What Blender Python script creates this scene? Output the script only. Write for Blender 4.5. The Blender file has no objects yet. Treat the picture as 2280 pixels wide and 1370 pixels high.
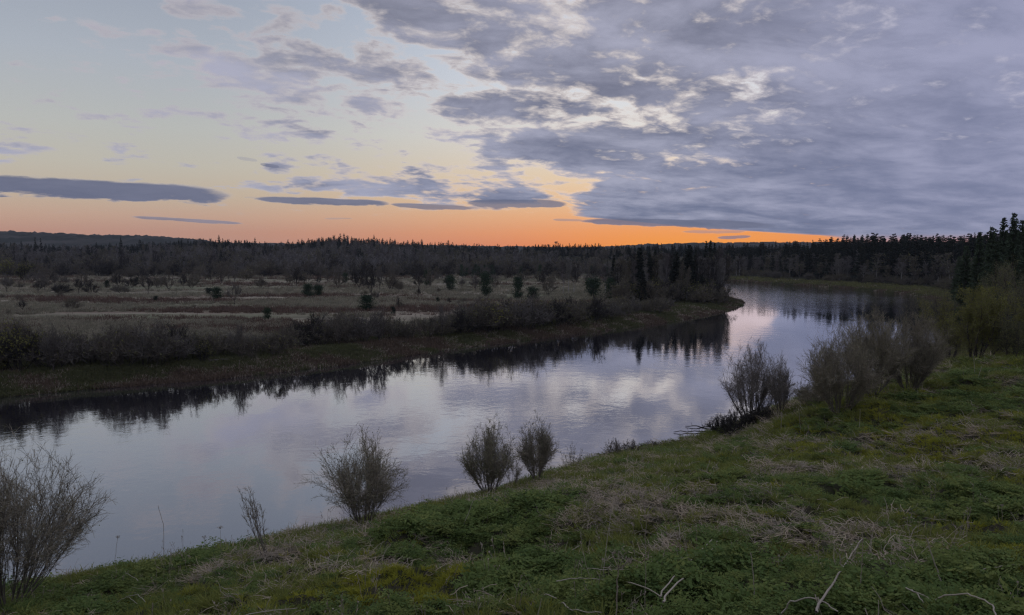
import bpy, math, random
import numpy as np
from mathutils import Vector

random.seed(7)
RNG = np.random.default_rng(20)
SC = bpy.context.scene
COL = SC.collection

# ------------------------------------------------------------------ camera
EYE = 15.0                     # metres above the river
PITCH = math.radians(4.07)
FPX = 1690.0                   # focal length in pixels of the 2280 px wide photograph
cam_data = bpy.data.cameras.new('camera')
cam_data.sensor_fit = 'HORIZONTAL'
cam_data.sensor_width = 36.0
cam_data.lens = 36.0 * FPX / 2280.0
cam_data.clip_start = 0.1
cam_data.clip_end = 20000.0
cam = bpy.data.objects.new('camera', cam_data)
cam.location = (0.0, 0.0, EYE)
cam.rotation_euler = (math.radians(90) - PITCH, 0.0, 0.0)
COL.objects.link(cam)
SC.camera = cam

SC.view_settings.view_transform = 'Standard'
SC.view_settings.look = 'None'
SC.view_settings.gamma = 1.0
SC.view_settings.use_curve_mapping = False
SC.view_settings.exposure = 0.15
SC.render.engine = 'CYCLES'
SC.cycles.use_denoising = True
SC.cycles.denoising_prefilter = 'NONE'
SC.cycles.pixel_filter_type = 'BLACKMAN_HARRIS'
SC.cycles.filter_width = 1.3
SC.cycles.max_bounces = 6
SC.cycles.diffuse_bounces = 2
SC.cycles.glossy_bounces = 2
SC.cycles.transparent_max_bounces = 8
SC.cycles.volume_bounces = 0
SC.cycles.caustics_reflective = False
SC.cycles.caustics_refractive = False


def ray(px, py):
    dx = (px - 1140.0) / FPX
    dy = (685.0 - py) / FPX
    return (dx, math.cos(PITCH) + dy * math.sin(PITCH), -math.sin(PITCH) + dy * math.cos(PITCH))


def azel(px, py):
    x, y, z = ray(px, py)
    return math.degrees(math.atan2(x, y)), math.degrees(math.atan2(z, math.hypot(x, y)))


def lin(c):
    out = []
    for v in c:
        v = v / 255.0
        out.append(v / 12.92 if v <= 0.04045 else ((v + 0.055) / 1.055) ** 2.4)
    return (out[0], out[1], out[2], 1.0)


# ------------------------------------------------------------------ small node-expression helper
class E:
    """A socket that can be combined with + - * / into math nodes."""
    nt = None

    def __init__(self, s):
        self.s = s

    @staticmethod
    def put(node, i, v):
        if isinstance(v, E):
            E.nt.links.new(v.s, node.inputs[i])
        else:
            node.inputs[i].default_value = v

    @staticmethod
    def math(op, *a, clamp=False):
        n = E.nt.nodes.new('ShaderNodeMath')
        n.operation = op
        n.use_clamp = clamp
        for i, v in enumerate(a):
            E.put(n, i, v)
        return E(n.outputs[0])

    def __add__(self, o): return E.math('ADD', self, o)
    def __radd__(self, o): return E.math('ADD', o, self)
    def __sub__(self, o): return E.math('SUBTRACT', self, o)
    def __rsub__(self, o): return E.math('SUBTRACT', o, self)
    def __mul__(self, o): return E.math('MULTIPLY', self, o)
    def __rmul__(self, o): return E.math('MULTIPLY', o, self)
    def __truediv__(self, o): return E.math('DIVIDE', self, o)
    def __rtruediv__(self, o): return E.math('DIVIDE', o, self)


def sstep(x, a, b):
    n = E.nt.nodes.new('ShaderNodeMapRange')
    n.interpolation_type = 'SMOOTHSTEP'
    n.clamp = True
    E.put(n, 0, x)
    E.put(n, 1, a)
    E.put(n, 2, b)
    return E(n.outputs[0])


def comb(x, y, z):
    n = E.nt.nodes.new('ShaderNodeCombineXYZ')
    for i, v in enumerate((x, y, z)):
        E.put(n, i, v)
    return E(n.outputs[0])


def noise(vec, scale, detail=4.0, rough=0.55, dist=0.0, kind='3D', norm=True):
    n = E.nt.nodes.new('ShaderNodeTexNoise')
    n.noise_dimensions = kind
    n.normalize = norm
    if vec is not None:
        E.nt.links.new(vec.s, n.inputs['Vector'])
    n.inputs['Scale'].default_value = scale
    n.inputs['Detail'].default_value = detail
    n.inputs['Roughness'].default_value = rough
    n.inputs['Distortion'].default_value = dist
    return E(n.outputs['Fac'])


def ramp(fac, stops, interp='LINEAR'):
    n = E.nt.nodes.new('ShaderNodeValToRGB')
    n.color_ramp.interpolation = interp
    el = n.color_ramp.elements
    while len(el) > 1:
        el.remove(el[0])
    el[0].position = stops[0][0]
    el[0].color = stops[0][1]
    for p, c in stops[1:]:
        e = el.new(p)
        e.color = c
    E.put(n, 0, fac)
    return E(n.outputs[0])


def curve(x, pts, x0, x1, y0, y1):
    """piecewise-linear y(x) through a grey colour ramp"""
    f = (x - x0) / (x1 - x0)
    st = []
    for a, b in pts:
        v = (b - y0) / (y1 - y0)
        st.append(((a - x0) / (x1 - x0), (v, v, v, 1)))
    r = ramp(f, st)
    return E.math('MULTIPLY_ADD', r, (y1 - y0), y0)


def mixc(fac, a, b, mode='MIX'):
    n = E.nt.nodes.new('ShaderNodeMix')
    n.data_type = 'RGBA'
    n.blend_type = mode
    E.put(n, 0, fac)
    for i, v in ((6, a), (7, b)):
        E.put(n, i, v)
    return E(n.outputs[2])


# ------------------------------------------------------------------ world: dusk sky with clouds
def build_world():
    w = bpy.data.worlds.new('World')
    SC.world = w
    w.use_nodes = True
    nt = w.node_tree
    nt.nodes.clear()
    E.nt = nt
    tc = nt.nodes.new('ShaderNodeTexCoord')
    sep = nt.nodes.new('ShaderNodeSeparateXYZ')
    nt.links.new(tc.outputs['Generated'], sep.inputs[0])
    X, Y, Z = (E(o) for o in sep.outputs)
    hor = E.math('SQRT', X * X + Y * Y)
    el = E.math('ARCTAN2', Z, hor) * 57.29578
    az = E.math('ARCTAN2', X, Y) * 57.29578
    elp = E.math('MAXIMUM', el, 0.0)

    # clear sky: one ramp away from the sunset, one towards it
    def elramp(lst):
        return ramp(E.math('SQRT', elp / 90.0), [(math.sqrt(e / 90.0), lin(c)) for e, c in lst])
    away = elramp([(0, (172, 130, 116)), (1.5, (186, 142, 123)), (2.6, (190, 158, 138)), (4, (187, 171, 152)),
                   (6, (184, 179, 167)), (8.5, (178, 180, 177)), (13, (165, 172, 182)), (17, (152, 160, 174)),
                   (25, (144, 155, 176)), (55, (130, 142, 168)), (90, (124, 136, 164))])  # highest stops, out of view, raised to cast more light on the land
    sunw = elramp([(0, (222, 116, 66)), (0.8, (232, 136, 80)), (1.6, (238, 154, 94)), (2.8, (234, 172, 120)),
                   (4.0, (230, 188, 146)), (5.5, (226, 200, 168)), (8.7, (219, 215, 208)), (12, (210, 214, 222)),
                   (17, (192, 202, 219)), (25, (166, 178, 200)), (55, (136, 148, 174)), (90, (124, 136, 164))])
    daz = E.math('ABSOLUTE', az - 14.0)
    wsun = 1.0 - sstep(daz, 2.0, 39.0)
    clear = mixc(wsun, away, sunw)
    glow = (1.0 - sstep(daz, 0.0, 16.0)) * (1.0 - sstep(elp, 0.3, 3.0))
    clear = mixc(glow * 0.8, clear, lin((246, 158, 44)))

    # Nishita dusk sky, low sun behind the hills, tinting the ramps
    sky = nt.nodes.new('ShaderNodeTexSky')
    sky.sky_type = 'NISHITA'
    sky.sun_disc = False
    sky.sun_elevation = math.radians(0.5)
    sky.sun_rotation = math.radians(14.0)
    skyc = E(sky.outputs[0])
    n = nt.nodes.new('ShaderNodeVectorMath')
    n.operation = 'SCALE'
    nt.links.new(skyc.s, n.inputs[0])
    n.inputs['Scale'].default_value = 0.06
    clear = mixc(0.03, clear, E(n.outputs[0]))

    # cloud-plane coordinates (perspective of a flat layer)
    zz = E.math('MAXIMUM', Z, 0.0) + 0.17
    px, py = X / zz, Y / zz
    P = comb(px * 0.92 + py * 0.16, py * 1.0 - px * 0.30, 0.0)
    n1 = noise(P, 3.7, 7.0, 0.57, 0.35)
    n2 = noise(P, 11.0, 6.0, 0.60, 0.35)
    nbig = noise(P, 0.55, 3.0, 0.5, 0.2)
    fb = n1 * 0.62 + n2 * 0.38
    A = comb(az * 0.1, el * 0.5, 3.0)
    na = noise(A, 1.2, 5.0, 0.6, 0.4)

    # deck on the right: boundary azimuth as a function of elevation
    b = curve(el, [(0.0, 30), (0.6, 24.5), (1.2, 23), (1.7, 16), (2.2, 10.0), (2.8, 4.6), (4.2, 4.0), (5.2, 5.0), (6.2, 6.5),
                   (7.2, 6.5), (9.0, 6.0), (11, 5.0), (13, 3.0), (16, 1.0), (20, -3.0), (40, -28)], 0.0, 40.0, -40.0, 40.0)
    wid = curve(el, [(0, 1.2), (2.4, 0.8), (4.5, 1.6), (6, 5.0), (9, 8.0), (14, 11.0), (25, 18.0), (60, 30.0)], 0.0, 60.0, 0.0, 30.0)
    rel = (az - b) / wid + (na - 0.5) * 0.9
    deck = sstep(rel, -1.0, 1.0)
    # scattered clouds left of the deck
    def blob(pxl, pyl, rx, ry):
        a0, e0 = azel(pxl, pyl)
        ra, re = rx / FPX * 57.3, ry / FPX * 57.3
        u = (az - a0) / ra
        v = (el - e0) / re
        return E.math('MAXIMUM', 0.0, 1.0 - (u * u + v * v))
    reg = blob(720, 165, 380, 150) * 0.25
    for bx in ((860, 10, 350, 100, 0.28), (1150, 50, 330, 140, 0.36), (1120, 240, 210, 46, 0.55), (1240, 330, 270, 62, 0.52), (1100, 385, 280, 40, 0.22),
               (720, 215, 260, 60, 0.25), (860, 415, 330, 26, 0.50), (1110, 437, 220, 24, 0.56), (690, 292, 80, 18, 0.42), (410, 110, 90, 26, 0.32),
               (1240, 140, 300, 100, 0.30), (1400, 90, 200, 160, 0.15), (30, 325, 90, 22, 0.35), (620, 375, 60, 14, 0.25), (770, 385, 60, 16, 0.32), (1010, 460, 180, 11, 0.45)):
        reg = E.math('MAXIMUM', reg, blob(*bx[:4]) * bx[4])
    reg = reg + 0.05 * sstep(el, 3.0, 8.0)
    solid = sstep(az, 3.0, 9.0) * (1.0 - sstep(el, 4.0, 8.5))
    t = deck * (0.54 + solid * 0.34) + reg * 1.35 * (1.0 - deck * 0.5) + (fb - 0.5) * 3.1
    t = t + sstep(az, 13.0, 27.0) * (1.0 - sstep(el, 25.0, 50.0)) * 0.17
    # the bars low on the left
    def bar(pxl, pyl, rx, ry, k, tilt=0.0):
        a0, e0 = azel(pxl, pyl)
        ra, re = rx / FPX * 57.3, ry / FPX * 57.3
        u = (az - a0) / ra
        v = (el - e0 + (az - a0) * tilt + (na - 0.5) * 0.8 * min(1.0, ry / 20.0) + (fb - 0.5) * 1.5 * min(1.0, ry / 24.0)) / re
        u2 = u * u
        q = 1.0 - (u2 * u2 + v * v) + (fb - 0.5) * 1.6
        return sstep(q, -0.05, 0.50) * k
    bars = bar(150, 421, 300, 22, 1.0, 0.012)
    for bx in ((722, 450, 150, 9, 0.95, 0.025), (425, 491, 108, 4.0, 0.75, 0.05), (960, 461, 95, 6, 0.8, 0.04), (1150, 455, 120, 10, 0.85, 0.0),
               (1500, 497, 210, 9, 0.9, 0.03), (1265, 490, 36, 3, 0.5, 0.03), (1635, 528, 36, 4, 0.75, -0.04), (1590, 516, 70, 4, 0.5, 0.0), (755, 487, 32, 2.0, 0.4, 0.0),
               (560, 440, 16, 2, 0.3, 0), (435, 453, 22, 2, 0.35, 0.05), (600, 369, 20, 4, 0.6, 0.1), (550, 355, 22, 4, 0.4, 0.12)):
        bars = E.math('MAXIMUM', bars, bar(*bx))

    alpha = sstep(t, 0.14, 0.40)
    lowfade = E.math('MAXIMUM', sstep(el, 2.4, 4.0), deck * sstep(el, 0.2, 1.4))
    alpha = E.math('MAXIMUM', alpha * lowfade, bars)
    thick = E.math('MAXIMUM', sstep(t, 0.16, 0.66), sstep(bars, 0.0, 0.6))
    # cloud colours
    hi = sstep(el, 2.0, 13.0)
    lowsun = wsun * (1.0 - sstep(el, 2.0, 8.0))
    core = mixc(hi, lin((98, 107, 134)), lin((112, 115, 134)))
    core = mixc(sstep(az, 8.0, 36.0) * 0.75, core, lin((120, 126, 155)))
    core = mixc(sstep(el, 18.0, 40.0), core, lin((180, 183, 203)))  # unseen overhead cloud made brighter than real dusk, added fill light for the land
    leftish = 1.0 - sstep(az, -34.0, 4.0)
    core = mixc(leftish * hi * 0.8, core, lin((134, 136, 147)))
    edge = mixc(wsun, lin((178, 174, 180)), lin((224, 213, 206)))
    edge = mixc(sstep(az, 10.0, 26.0) * 0.8, edge, lin((176, 176, 197)))
    edge = mixc(sstep(el, 20.0, 50.0), edge, lin((200, 203, 216)))
    edge = mixc(lowsun * 0.8, edge, lin((250, 200, 146)))
    S = comb(px * 0.9 + py * 0.22, py * 1.3 - px * 0.30, 7.0)
    st = noise(S, 2.6, 6.0, 0.6, 0.4)
    stb = noise(S, 0.9, 3.0, 0.55, 0.3)
    streak = sstep(st * 0.45 + stb * 0.27 + fb * 0.28, 0.38, 0.64)
    light = mixc(sstep(az, 4.0, 34.0), lin((176, 177, 196)), lin((160, 162, 188)))
    core = mixc(bars * 0.6, core, lin((94, 97, 116)))
    body = mixc(streak * 0.74 * (1.0 - bars * 0.85), core, light)
    ccol = mixc(thick, edge, body)
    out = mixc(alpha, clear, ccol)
    # below the horizon
    out = mixc(sstep(el, -3.0, -0.2), lin((70, 66, 66)), out)
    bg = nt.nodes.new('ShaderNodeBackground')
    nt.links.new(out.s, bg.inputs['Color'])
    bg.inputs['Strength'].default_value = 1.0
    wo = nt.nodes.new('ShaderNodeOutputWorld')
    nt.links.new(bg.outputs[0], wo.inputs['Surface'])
    w.cycles.sampling_method = 'MANUAL'
    w.cycles.sample_map_resolution = 512


build_world()

# the sun has just set: a weak, wide, warm afterglow from the same bearing
sun_data = bpy.data.lights.new('sun', 'SUN')
sun_data.energy = 0.012
sun_data.angle = math.radians(12)
sun_data.color = (1.0, 0.62, 0.35)
sun = bpy.data.objects.new('sun', sun_data)
sun.rotation_euler = (math.radians(88.5), 0.0, math.radians(180 - 14.0))
COL.objects.link(sun)


# ------------------------------------------------------------------ materials
def rgba(c):
    return (c[0], c[1], c[2], 1.0)


MATS = {}


def mat_plain(name, col, var=0.35, rough=0.9, nscale=3.0, col2=None, spec=0.15, trans=0.0):
    """bark, leaf or straw: colour varies between individuals and with a fine grain"""
    m = bpy.data.materials.new(name)
    m.use_nodes = True
    nt = m.node_tree
    E.nt = nt
    p = nt.nodes['Principled BSDF']
    p.inputs['Roughness'].default_value = rough
    p.inputs['Specular IOR Level'].default_value = spec
    oi = nt.nodes.new('ShaderNodeObjectInfo')
    tc = nt.nodes.new('ShaderNodeTexCoord')
    g = noise(E(tc.outputs['Object']), nscale, 2.0)
    f = E(oi.outputs['Random']) * 0.6 + (g - 0.5) * 1.2 + 0.2
    f = E.math('ADD', f, 0.0, clamp=True)
    c2 = col2 or tuple(v * (1.0 + var) for v in col)
    c1 = col if col2 else tuple(v * (1.0 - var) for v in col)
    c = ramp(f, [(0.0, rgba(c1)), (1.0, rgba(c2))])
    nt.links.new(c.s, p.inputs['Base Color'])
    if trans:
        t = nt.nodes.new('ShaderNodeBsdfTranslucent')
        nt.links.new(c.s, t.inputs[0])
        mx = nt.nodes.new('ShaderNodeMixShader')
        mx.inputs[0].default_value = trans
        nt.links.new(p.outputs[0], mx.inputs[1])
        nt.links.new(t.outputs[0], mx.inputs[2])
        nt.links.new(mx.outputs[0], nt.nodes['Material Output'].inputs['Surface'])
    MATS[name] = m
    return m


mat_plain('dark_bark', (0.075, 0.064, 0.056))
mat_plain('grey_bark', (0.10, 0.09, 0.082))
mat_plain('twig_brown', (0.115, 0.099, 0.080), col2=(0.165, 0.142, 0.112))
mat_plain('twig_dark', (0.052, 0.046, 0.042))
mat_plain('twig_grey', (0.165, 0.148, 0.130), col2=(0.115, 0.102, 0.088))
mat_plain('twig_purple', (0.112, 0.098, 0.096), col2=(0.155, 0.136, 0.130))
mat_plain('bud_olive', (0.19, 0.195, 0.10), col2=(0.26, 0.255, 0.13), trans=0.3)
mat_plain('leaf_olive', (0.16, 0.155, 0.055), col2=(0.22, 0.208, 0.07), trans=0.3)
mat_plain('leaf_yellow', (0.22, 0.222, 0.058), col2=(0.29, 0.272, 0.075), trans=0.3)
mat_plain('leaf_mid', (0.14, 0.145, 0.075), col2=(0.195, 0.192, 0.098), trans=0.3)
mat_plain('birch_bark', (0.34, 0.32, 0.31), col2=(0.22, 0.205, 0.20), nscale=1.2)
mat_plain('needle_dark', (0.018, 0.026, 0.020), col2=(0.036, 0.045, 0.031))
mat_plain('needle_mid', (0.024, 0.045, 0.026), col2=(0.044, 0.068, 0.036))
mat_plain('straw', (0.56, 0.45, 0.32), col2=(0.38, 0.305, 0.22), trans=0.2)
mat_plain('straw_grey', (0.42, 0.355, 0.27), col2=(0.28, 0.235, 0.18), trans=0.2)
mat_plain('stalk_pale', (0.46, 0.40, 0.32), col2=(0.35, 0.30, 0.24))
mat_plain('stalk_brown', (0.40, 0.33, 0.26), col2=(0.30, 0.245, 0.195))
mat_plain('grass_green', (0.150, 0.178, 0.046), col2=(0.27, 0.275, 0.072), trans=0.3)
mat_plain('grass_olive', (0.235, 0.245, 0.032), col2=(0.34, 0.325, 0.044), trans=0.3)
mat_plain('herb_green', (0.070, 0.118, 0.034), col2=(0.190, 0.240, 0.068), trans=0.25)
mat_plain('herb_light', (0.135, 0.175, 0.048), col2=(0.24, 0.265, 0.075), trans=0.25)
mat_plain('willow_bark', (0.125, 0.108, 0.090), col2=(0.18, 0.155, 0.125))
mat_plain('willow_twig', (0.235, 0.200, 0.145), col2=(0.31, 0.27, 0.195))
mat_plain('alder_twig', (0.20, 0.17, 0.155), col2=(0.26, 0.225, 0.20))
mat_plain('pale_twig', (0.215, 0.198, 0.186), col2=(0.15, 0.138, 0.13))
mat_plain('needle_near', (0.046, 0.068, 0.042), col2=(0.076, 0.100, 0.056))
mat_plain('drift_wood', (0.085, 0.075, 0.066), col2=(0.13, 0.115, 0.10))


def smooth(a, b, x):
    t = np.clip((x - a) / (b - a), 0, 1)
    return t * t * (3 - 2 * t)


# ------------------------------------------------------------------ value noise in numpy
_tab = np.random.default_rng(5).random((256, 256))


def vnoise(x, y):
    xi, yi = np.floor(x).astype(int), np.floor(y).astype(int)
    fx, fy = x - xi, y - yi
    fx, fy = fx * fx * (3 - 2 * fx), fy * fy * (3 - 2 * fy)
    a = _tab[xi & 255, yi & 255]
    b = _tab[(xi + 1) & 255, yi & 255]
    c = _tab[xi & 255, (yi + 1) & 255]
    d = _tab[(xi + 1) & 255, (yi + 1) & 255]
    return (a * (1 - fx) + b * fx) * (1 - fy) + (c * (1 - fx) + d * fx) * fy


def fbm(x, y, oct=4):
    v, amp, tot = 0.0, 1.0, 0.0
    for k in range(oct):
        v = v + amp * vnoise(x + 17.3 * k, y - 9.1 * k)
        tot += amp
        amp *= 0.5
        x, y = x * 2.03, y * 2.03
    return v / tot


# ------------------------------------------------------------------ terrain
def water_pt(px, py):
    x, y, z = ray(px, py)
    t = -EYE / z
    return (x * t, y * t)


SHORE_L = [(-900, -900), (-300, -190), (-115, 4), (-75, 50)] + [water_pt(*p) for p in
           [(0, 886), (150, 872), (300, 860), (450, 849), (600, 833), (750, 815), (900, 795), (1020, 777), (1150, 761), (1280, 745), (1400, 730),
            (1490, 718), (1570, 703), (1625, 692), (1650, 683), (1658, 676), (1650, 669)]] + [(62, 262), (63, 330), (68, 390), (74, 425), (82, 442)]
SHORE_R = [(98, 446), (112, 434)] + [water_pt(*p) for p in
           [(1618, 626), (1700, 631), (1780, 635), (1850, 640), (1930, 646), (2000, 653), (2060, 662), (2092, 671)]] + [
           (128, 215), (110, 180), (84, 142), (60, 112), (40, 88), (27, 74), (18.5, 65.5), (15, 61.5), (7, 55.8), (0, 48.5), (-7, 41.5), (-15, 35.8), (-24, 30), (-40, 18),
           (-85, -30), (-250, -230), (-860, -950)]
SEG_L = np.array([a + b for a, b in zip(SHORE_L[:-1], SHORE_L[1:])], float)
SEG_R = np.array([a + b for a, b in zip(SHORE_R[:-1], SHORE_R[1:])], float)
RIVER = np.array(SHORE_L + SHORE_R, float)


def seg_dist(x, y, segs):
    d = np.full(x.shape, 1e9)
    for x0, y0, x1, y1 in segs:
        dx, dy = x1 - x0, y1 - y0
        t = np.clip(((x - x0) * dx + (y - y0) * dy) / (dx * dx + dy * dy), 0, 1)
        d = np.minimum(d, np.hypot(x - x0 - t * dx, y - y0 - t * dy))
    return d


def in_river(x, y):
    ins = np.zeros(x.shape, bool)
    n = len(RIVER)
    for i in range(n):
        x0, y0 = RIVER[i]
        x1, y1 = RIVER[(i + 1) % n]
        if y0 == y1:
            continue
        c = ((y0 > y) != (y1 > y)) & (x < (x1 - x0) * (y - y0) / (y1 - y0) + x0)
        ins ^= c
    return ins


CTRL = []
for px, py, Y in [(0, 1370, 20.5), (0, 1312, 24), (0, 1340, 22), (250, 1370, 18), (250, 1285, 25.5), (400, 1300, 22), (400, 1248, 27), (500, 1222, 28.5), (700, 1370, 13.5),
                  (700, 1255, 21.5), (700, 1168, 32.5), (870, 1138, 34.5), (900, 1250, 20), (880, 1190, 27), (1140, 1370, 11.5), (1140, 1260, 17), (1140, 1170, 26), (1060, 1200, 24),
                  (1140, 1105, 36), (1020, 1105, 38), (1100, 1084, 42), (1200, 1056, 45), (1350, 1014, 52), (1450, 997, 56), (1550, 984, 59), (1600, 975, 60.5), (1680, 932, 62),
                  (1400, 1100, 32), (1400, 1200, 20.5), (1400, 1370, 10.3), (1700, 1370, 9.6), (1700, 1200, 17.8), (1700, 1100, 28), (1700, 1020, 40), (1750, 970, 48),
                  (1800, 905, 57), (1880, 916, 51), (1960, 890, 54), (2040, 862, 58), (2280, 1370, 8.6), (2280, 1200, 17.5), (2280, 1100, 26), (2280, 1000, 36), (2280, 900, 48), (2280, 815, 62),
                  (2180, 795, 72), (2110, 830, 64)]:
    r = ray(px, py)
    CTRL.append((r[0] / r[1] * Y, Y, EYE + r[2] / r[1] * Y - (1.15 if px < 420 else 0.85 if px < 900 else 0.62 if Y < 50 else 0.35)))
CTRL += [(0, 0, 12.4), (0, 5, 11.2), (9, 4, 11.5), (-9, 6, 9.8), (-20, 2, 9.0), (25, 0, 12.4), (45, 12, 12), (-35, -6, 8), (60, 40, 9.5), (75, 70, 8.5), (90, 100, 9.0),
         (27, 74, 0.3), (40, 88, 0.3), (60, 112, 0.3), (18.5, 65.5, 0.2), (15, 61.5, 0.2), (7, 55.8, 0.3), (60, 95, 4), (0, -20, 14), (50, -20, 13)]
CTRL = np.array(CTRL, float)


def _tps(r):
    return np.where(r > 1e-6, r * r * np.log(np.maximum(r, 1e-6)), 0.0)


def _fit():
    P = CTRL[:, :2] / 10.0
    n = len(P)
    K = _tps(np.hypot(P[:, None, 0] - P[None, :, 0], P[:, None, 1] - P[None, :, 1])) + np.eye(n) * 0.02
    Q = np.hstack([np.ones((n, 1)), P])
    A = np.zeros((n + 3, n + 3))
    A[:n, :n] = K
    A[:n, n:] = Q
    A[n:, :n] = Q.T
    return np.linalg.solve(A, np.concatenate([CTRL[:, 2], np.zeros(3)]))


_W = _fit()


def rbf(x, y):
    x, y = x / 10.0, y / 10.0
    v = _W[-3] + _W[-2] * x + _W[-1] * y
    for i in range(len(CTRL)):
        v = v + _W[i] * _tps(np.hypot(x - CTRL[i, 0] / 10, y - CTRL[i, 1] / 10))
    return v


# skyline of the wooded ridge: (photo column, photo row of the tree tops)
SKYL = np.array([(-600, 540), (0, 540), (150, 543), (330, 538), (480, 528), (620, 540), (740, 522), (900, 533), (1050, 542), (1150, 548), (1230, 556), (1320, 556), (1500, 560), (1700, 560), (3000, 560)], float)


def ridge_h(x, y):
    """height of the ridge ground behind the meadow, by bearing"""
    col = 1140 + FPX * x / np.maximum(y, 1.0)
    top = np.interp(col, SKYL[:, 0], SKYL[:, 1])
    return np.clip(EYE + (567 - top) / FPX * 780 - 14.2, 2.0, 60)


def height(x, y):
    x = np.asarray(x, float)
    y = np.asarray(y, float)
    sh = x.shape
    x, y = x.ravel(), y.ravel()
    dl, dr = seg_dist(x, y, SEG_L), seg_dist(x, y, SEG_R)
    riv = in_river(x, y)
    left = dl < dr
    d = np.minimum(dl, dr)
    # far (left) bank
    jag = 0.5 * (fbm(x / 5, y / 5, 3) - 0.5)
    zl = 1.5 * smooth(0, 7, d + 3 * jag) + 1.1 * smooth(6, 40, d) + 0.9 * (fbm(x / 28, y / 28, 4) - 0.5) * smooth(4, 20, d)
    rise = smooth(430, 800, y) * (1 - smooth(1000, 1900, y))
    zl = zl + (ridge_h(x, y) - 2.6) * rise
    # right bank beyond the near slope
    zr = 1.3 * smooth(0, 7, d + 3 * jag) + np.clip((d - 7) * 0.085, 0, 11) + 0.8 * (fbm(x / 20, y / 20, 4) - 0.5) * smooth(4, 20, d)
    near = ~left & (y < 150)
    zn = np.zeros_like(x)
    if near.any():
        xn, yn = x[near], y[near]
        b = rbf(xn, yn)
        b = b - 1.25 * np.exp(-((xn + 1.0) ** 2 + (yn - 24.0) ** 2) / 12.0) + 0.75 * np.exp(-((xn - 5.6) ** 2 / 70.0 + (yn - 30.0) ** 2 / 60.0)) + 0.3 * np.exp(-((xn + 4.6) ** 2 + (yn - 22.5) ** 2) / 9.0)
        tus = 1.1 * (fbm(xn / 3.4, yn / 3.4, 3) - 0.5) + 0.62 * (np.abs(2 * vnoise(xn / 1.05 + 40, yn / 1.05) - 1) ** 0.8 * -1 + 0.5) + 0.3 * (fbm(xn / 0.6, yn / 0.6, 2) - 0.5)
        b = np.clip(b, 0.15, 14.5) + tus * smooth(1.0, 14.0, d[near]) * smooth(4.0, 13.0, np.hypot(xn, yn))
        b = b * smooth(-0.5, 3.2, d[near]) + 0.05
        zn[near] = b
    r = np.hypot(x, y)
    wn = np.where(near, 1 - smooth(82, 125, r), 0.0)
    zR = zn * wn + zr * (1 - wn)
    z = np.where(left, zl, zR)
    # far hills, kilometres away
    far = smooth(1050, 1750, r) * (1 - 0.6 * smooth(1900, 2300, r))
    col = 1140 + FPX * x / np.maximum(y, 1.0)
    top = np.interp(col, [-400, 0, 60, 200, 330, 420, 500, 1000, 1300, 1385, 1440, 1472, 1500, 1560, 1700, 2300],
                    [520, 521, 523, 529, 531, 537, 546, 552, 556, 552, 548, 550, 547, 546, 545, 545])
    top = np.where(y > 0, top, 545)
    hh = EYE + (567 - top) / FPX * 1800 * np.where(y > 0, np.maximum(y, 1.0) / np.maximum(r, 1.0), 1.0) - 1.0
    rag = np.abs(np.sin(x * 12.9898 + y * 78.233) * 43758.5453) % 1.0
    z = z * (1 - far) + far * (hh * (0.97 + 0.05 * fbm(x / 300, y / 300, 3)) + 5.0 * rag ** 2)
    z = np.where(riv, -np.minimum(1.6, 0.05 + d * 0.35), z)
    return z.reshape(sh)


def hit(px, py, y0=4.0, y1=3000.0):
    """where the line of sight through a photo pixel meets the ground"""
    r = ray(px, py)
    Y = np.geomspace(y0, y1, 2500)
    X = r[0] / r[1] * Y
    Z = EYE + r[2] / r[1] * Y
    h = height(X, Y)
    k = np.argmax(Z < h)
    if not (Z < h).any():
        k = len(Y) - 1
    return np.array((X[k], Y[k], h[k]))


def on_ground(px, Y):
    x = (px - 1140) / FPX * Y * 1.0
    return np.array((x, Y, float(height(np.array([x]), np.array([Y]))[0])))


def mesh_from(name, verts, faces, mats, fmat=None, smooth_shade=False):
    """verts (N,3); faces list of (M,k) index arrays; returns a mesh"""
    me = bpy.data.meshes.new(name)
    verts = np.asarray(verts, np.float32)
    me.vertices.add(len(verts))
    me.vertices.foreach_set('co', verts.ravel())
    fs = [np.asarray(f, np.int32) for f in faces if len(f)]
    tot = sum(len(f) for f in fs)
    loops = np.concatenate([f.ravel() for f in fs])
    sizes = np.concatenate([np.full(len(f), f.shape[1], np.int32) for f in fs])
    me.loops.add(len(loops))
    me.loops.foreach_set('vertex_index', loops)
    me.polygons.add(tot)
    starts = np.concatenate([[0], np.cumsum(sizes)[:-1]]).astype(np.int32)
    me.polygons.foreach_set('loop_start', starts)
    me.polygons.foreach_set('loop_total', sizes)
    if fmat is not None:
        me.polygons.foreach_set('material_index', np.asarray(fmat, np.int32))
    if smooth_shade:
        me.polygons.foreach_set('use_smooth', np.ones(tot, bool))
    for m in mats:
        me.materials.append(m)
    me.update(calc_edges=True)
    return me


def add_obj(name, me, parent=None, loc=(0, 0, 0)):
    o = bpy.data.objects.new(name, me)
    COL.objects.link(o)
    o.location = loc
    if parent is not None:
        o.parent = parent
    return o


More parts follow.
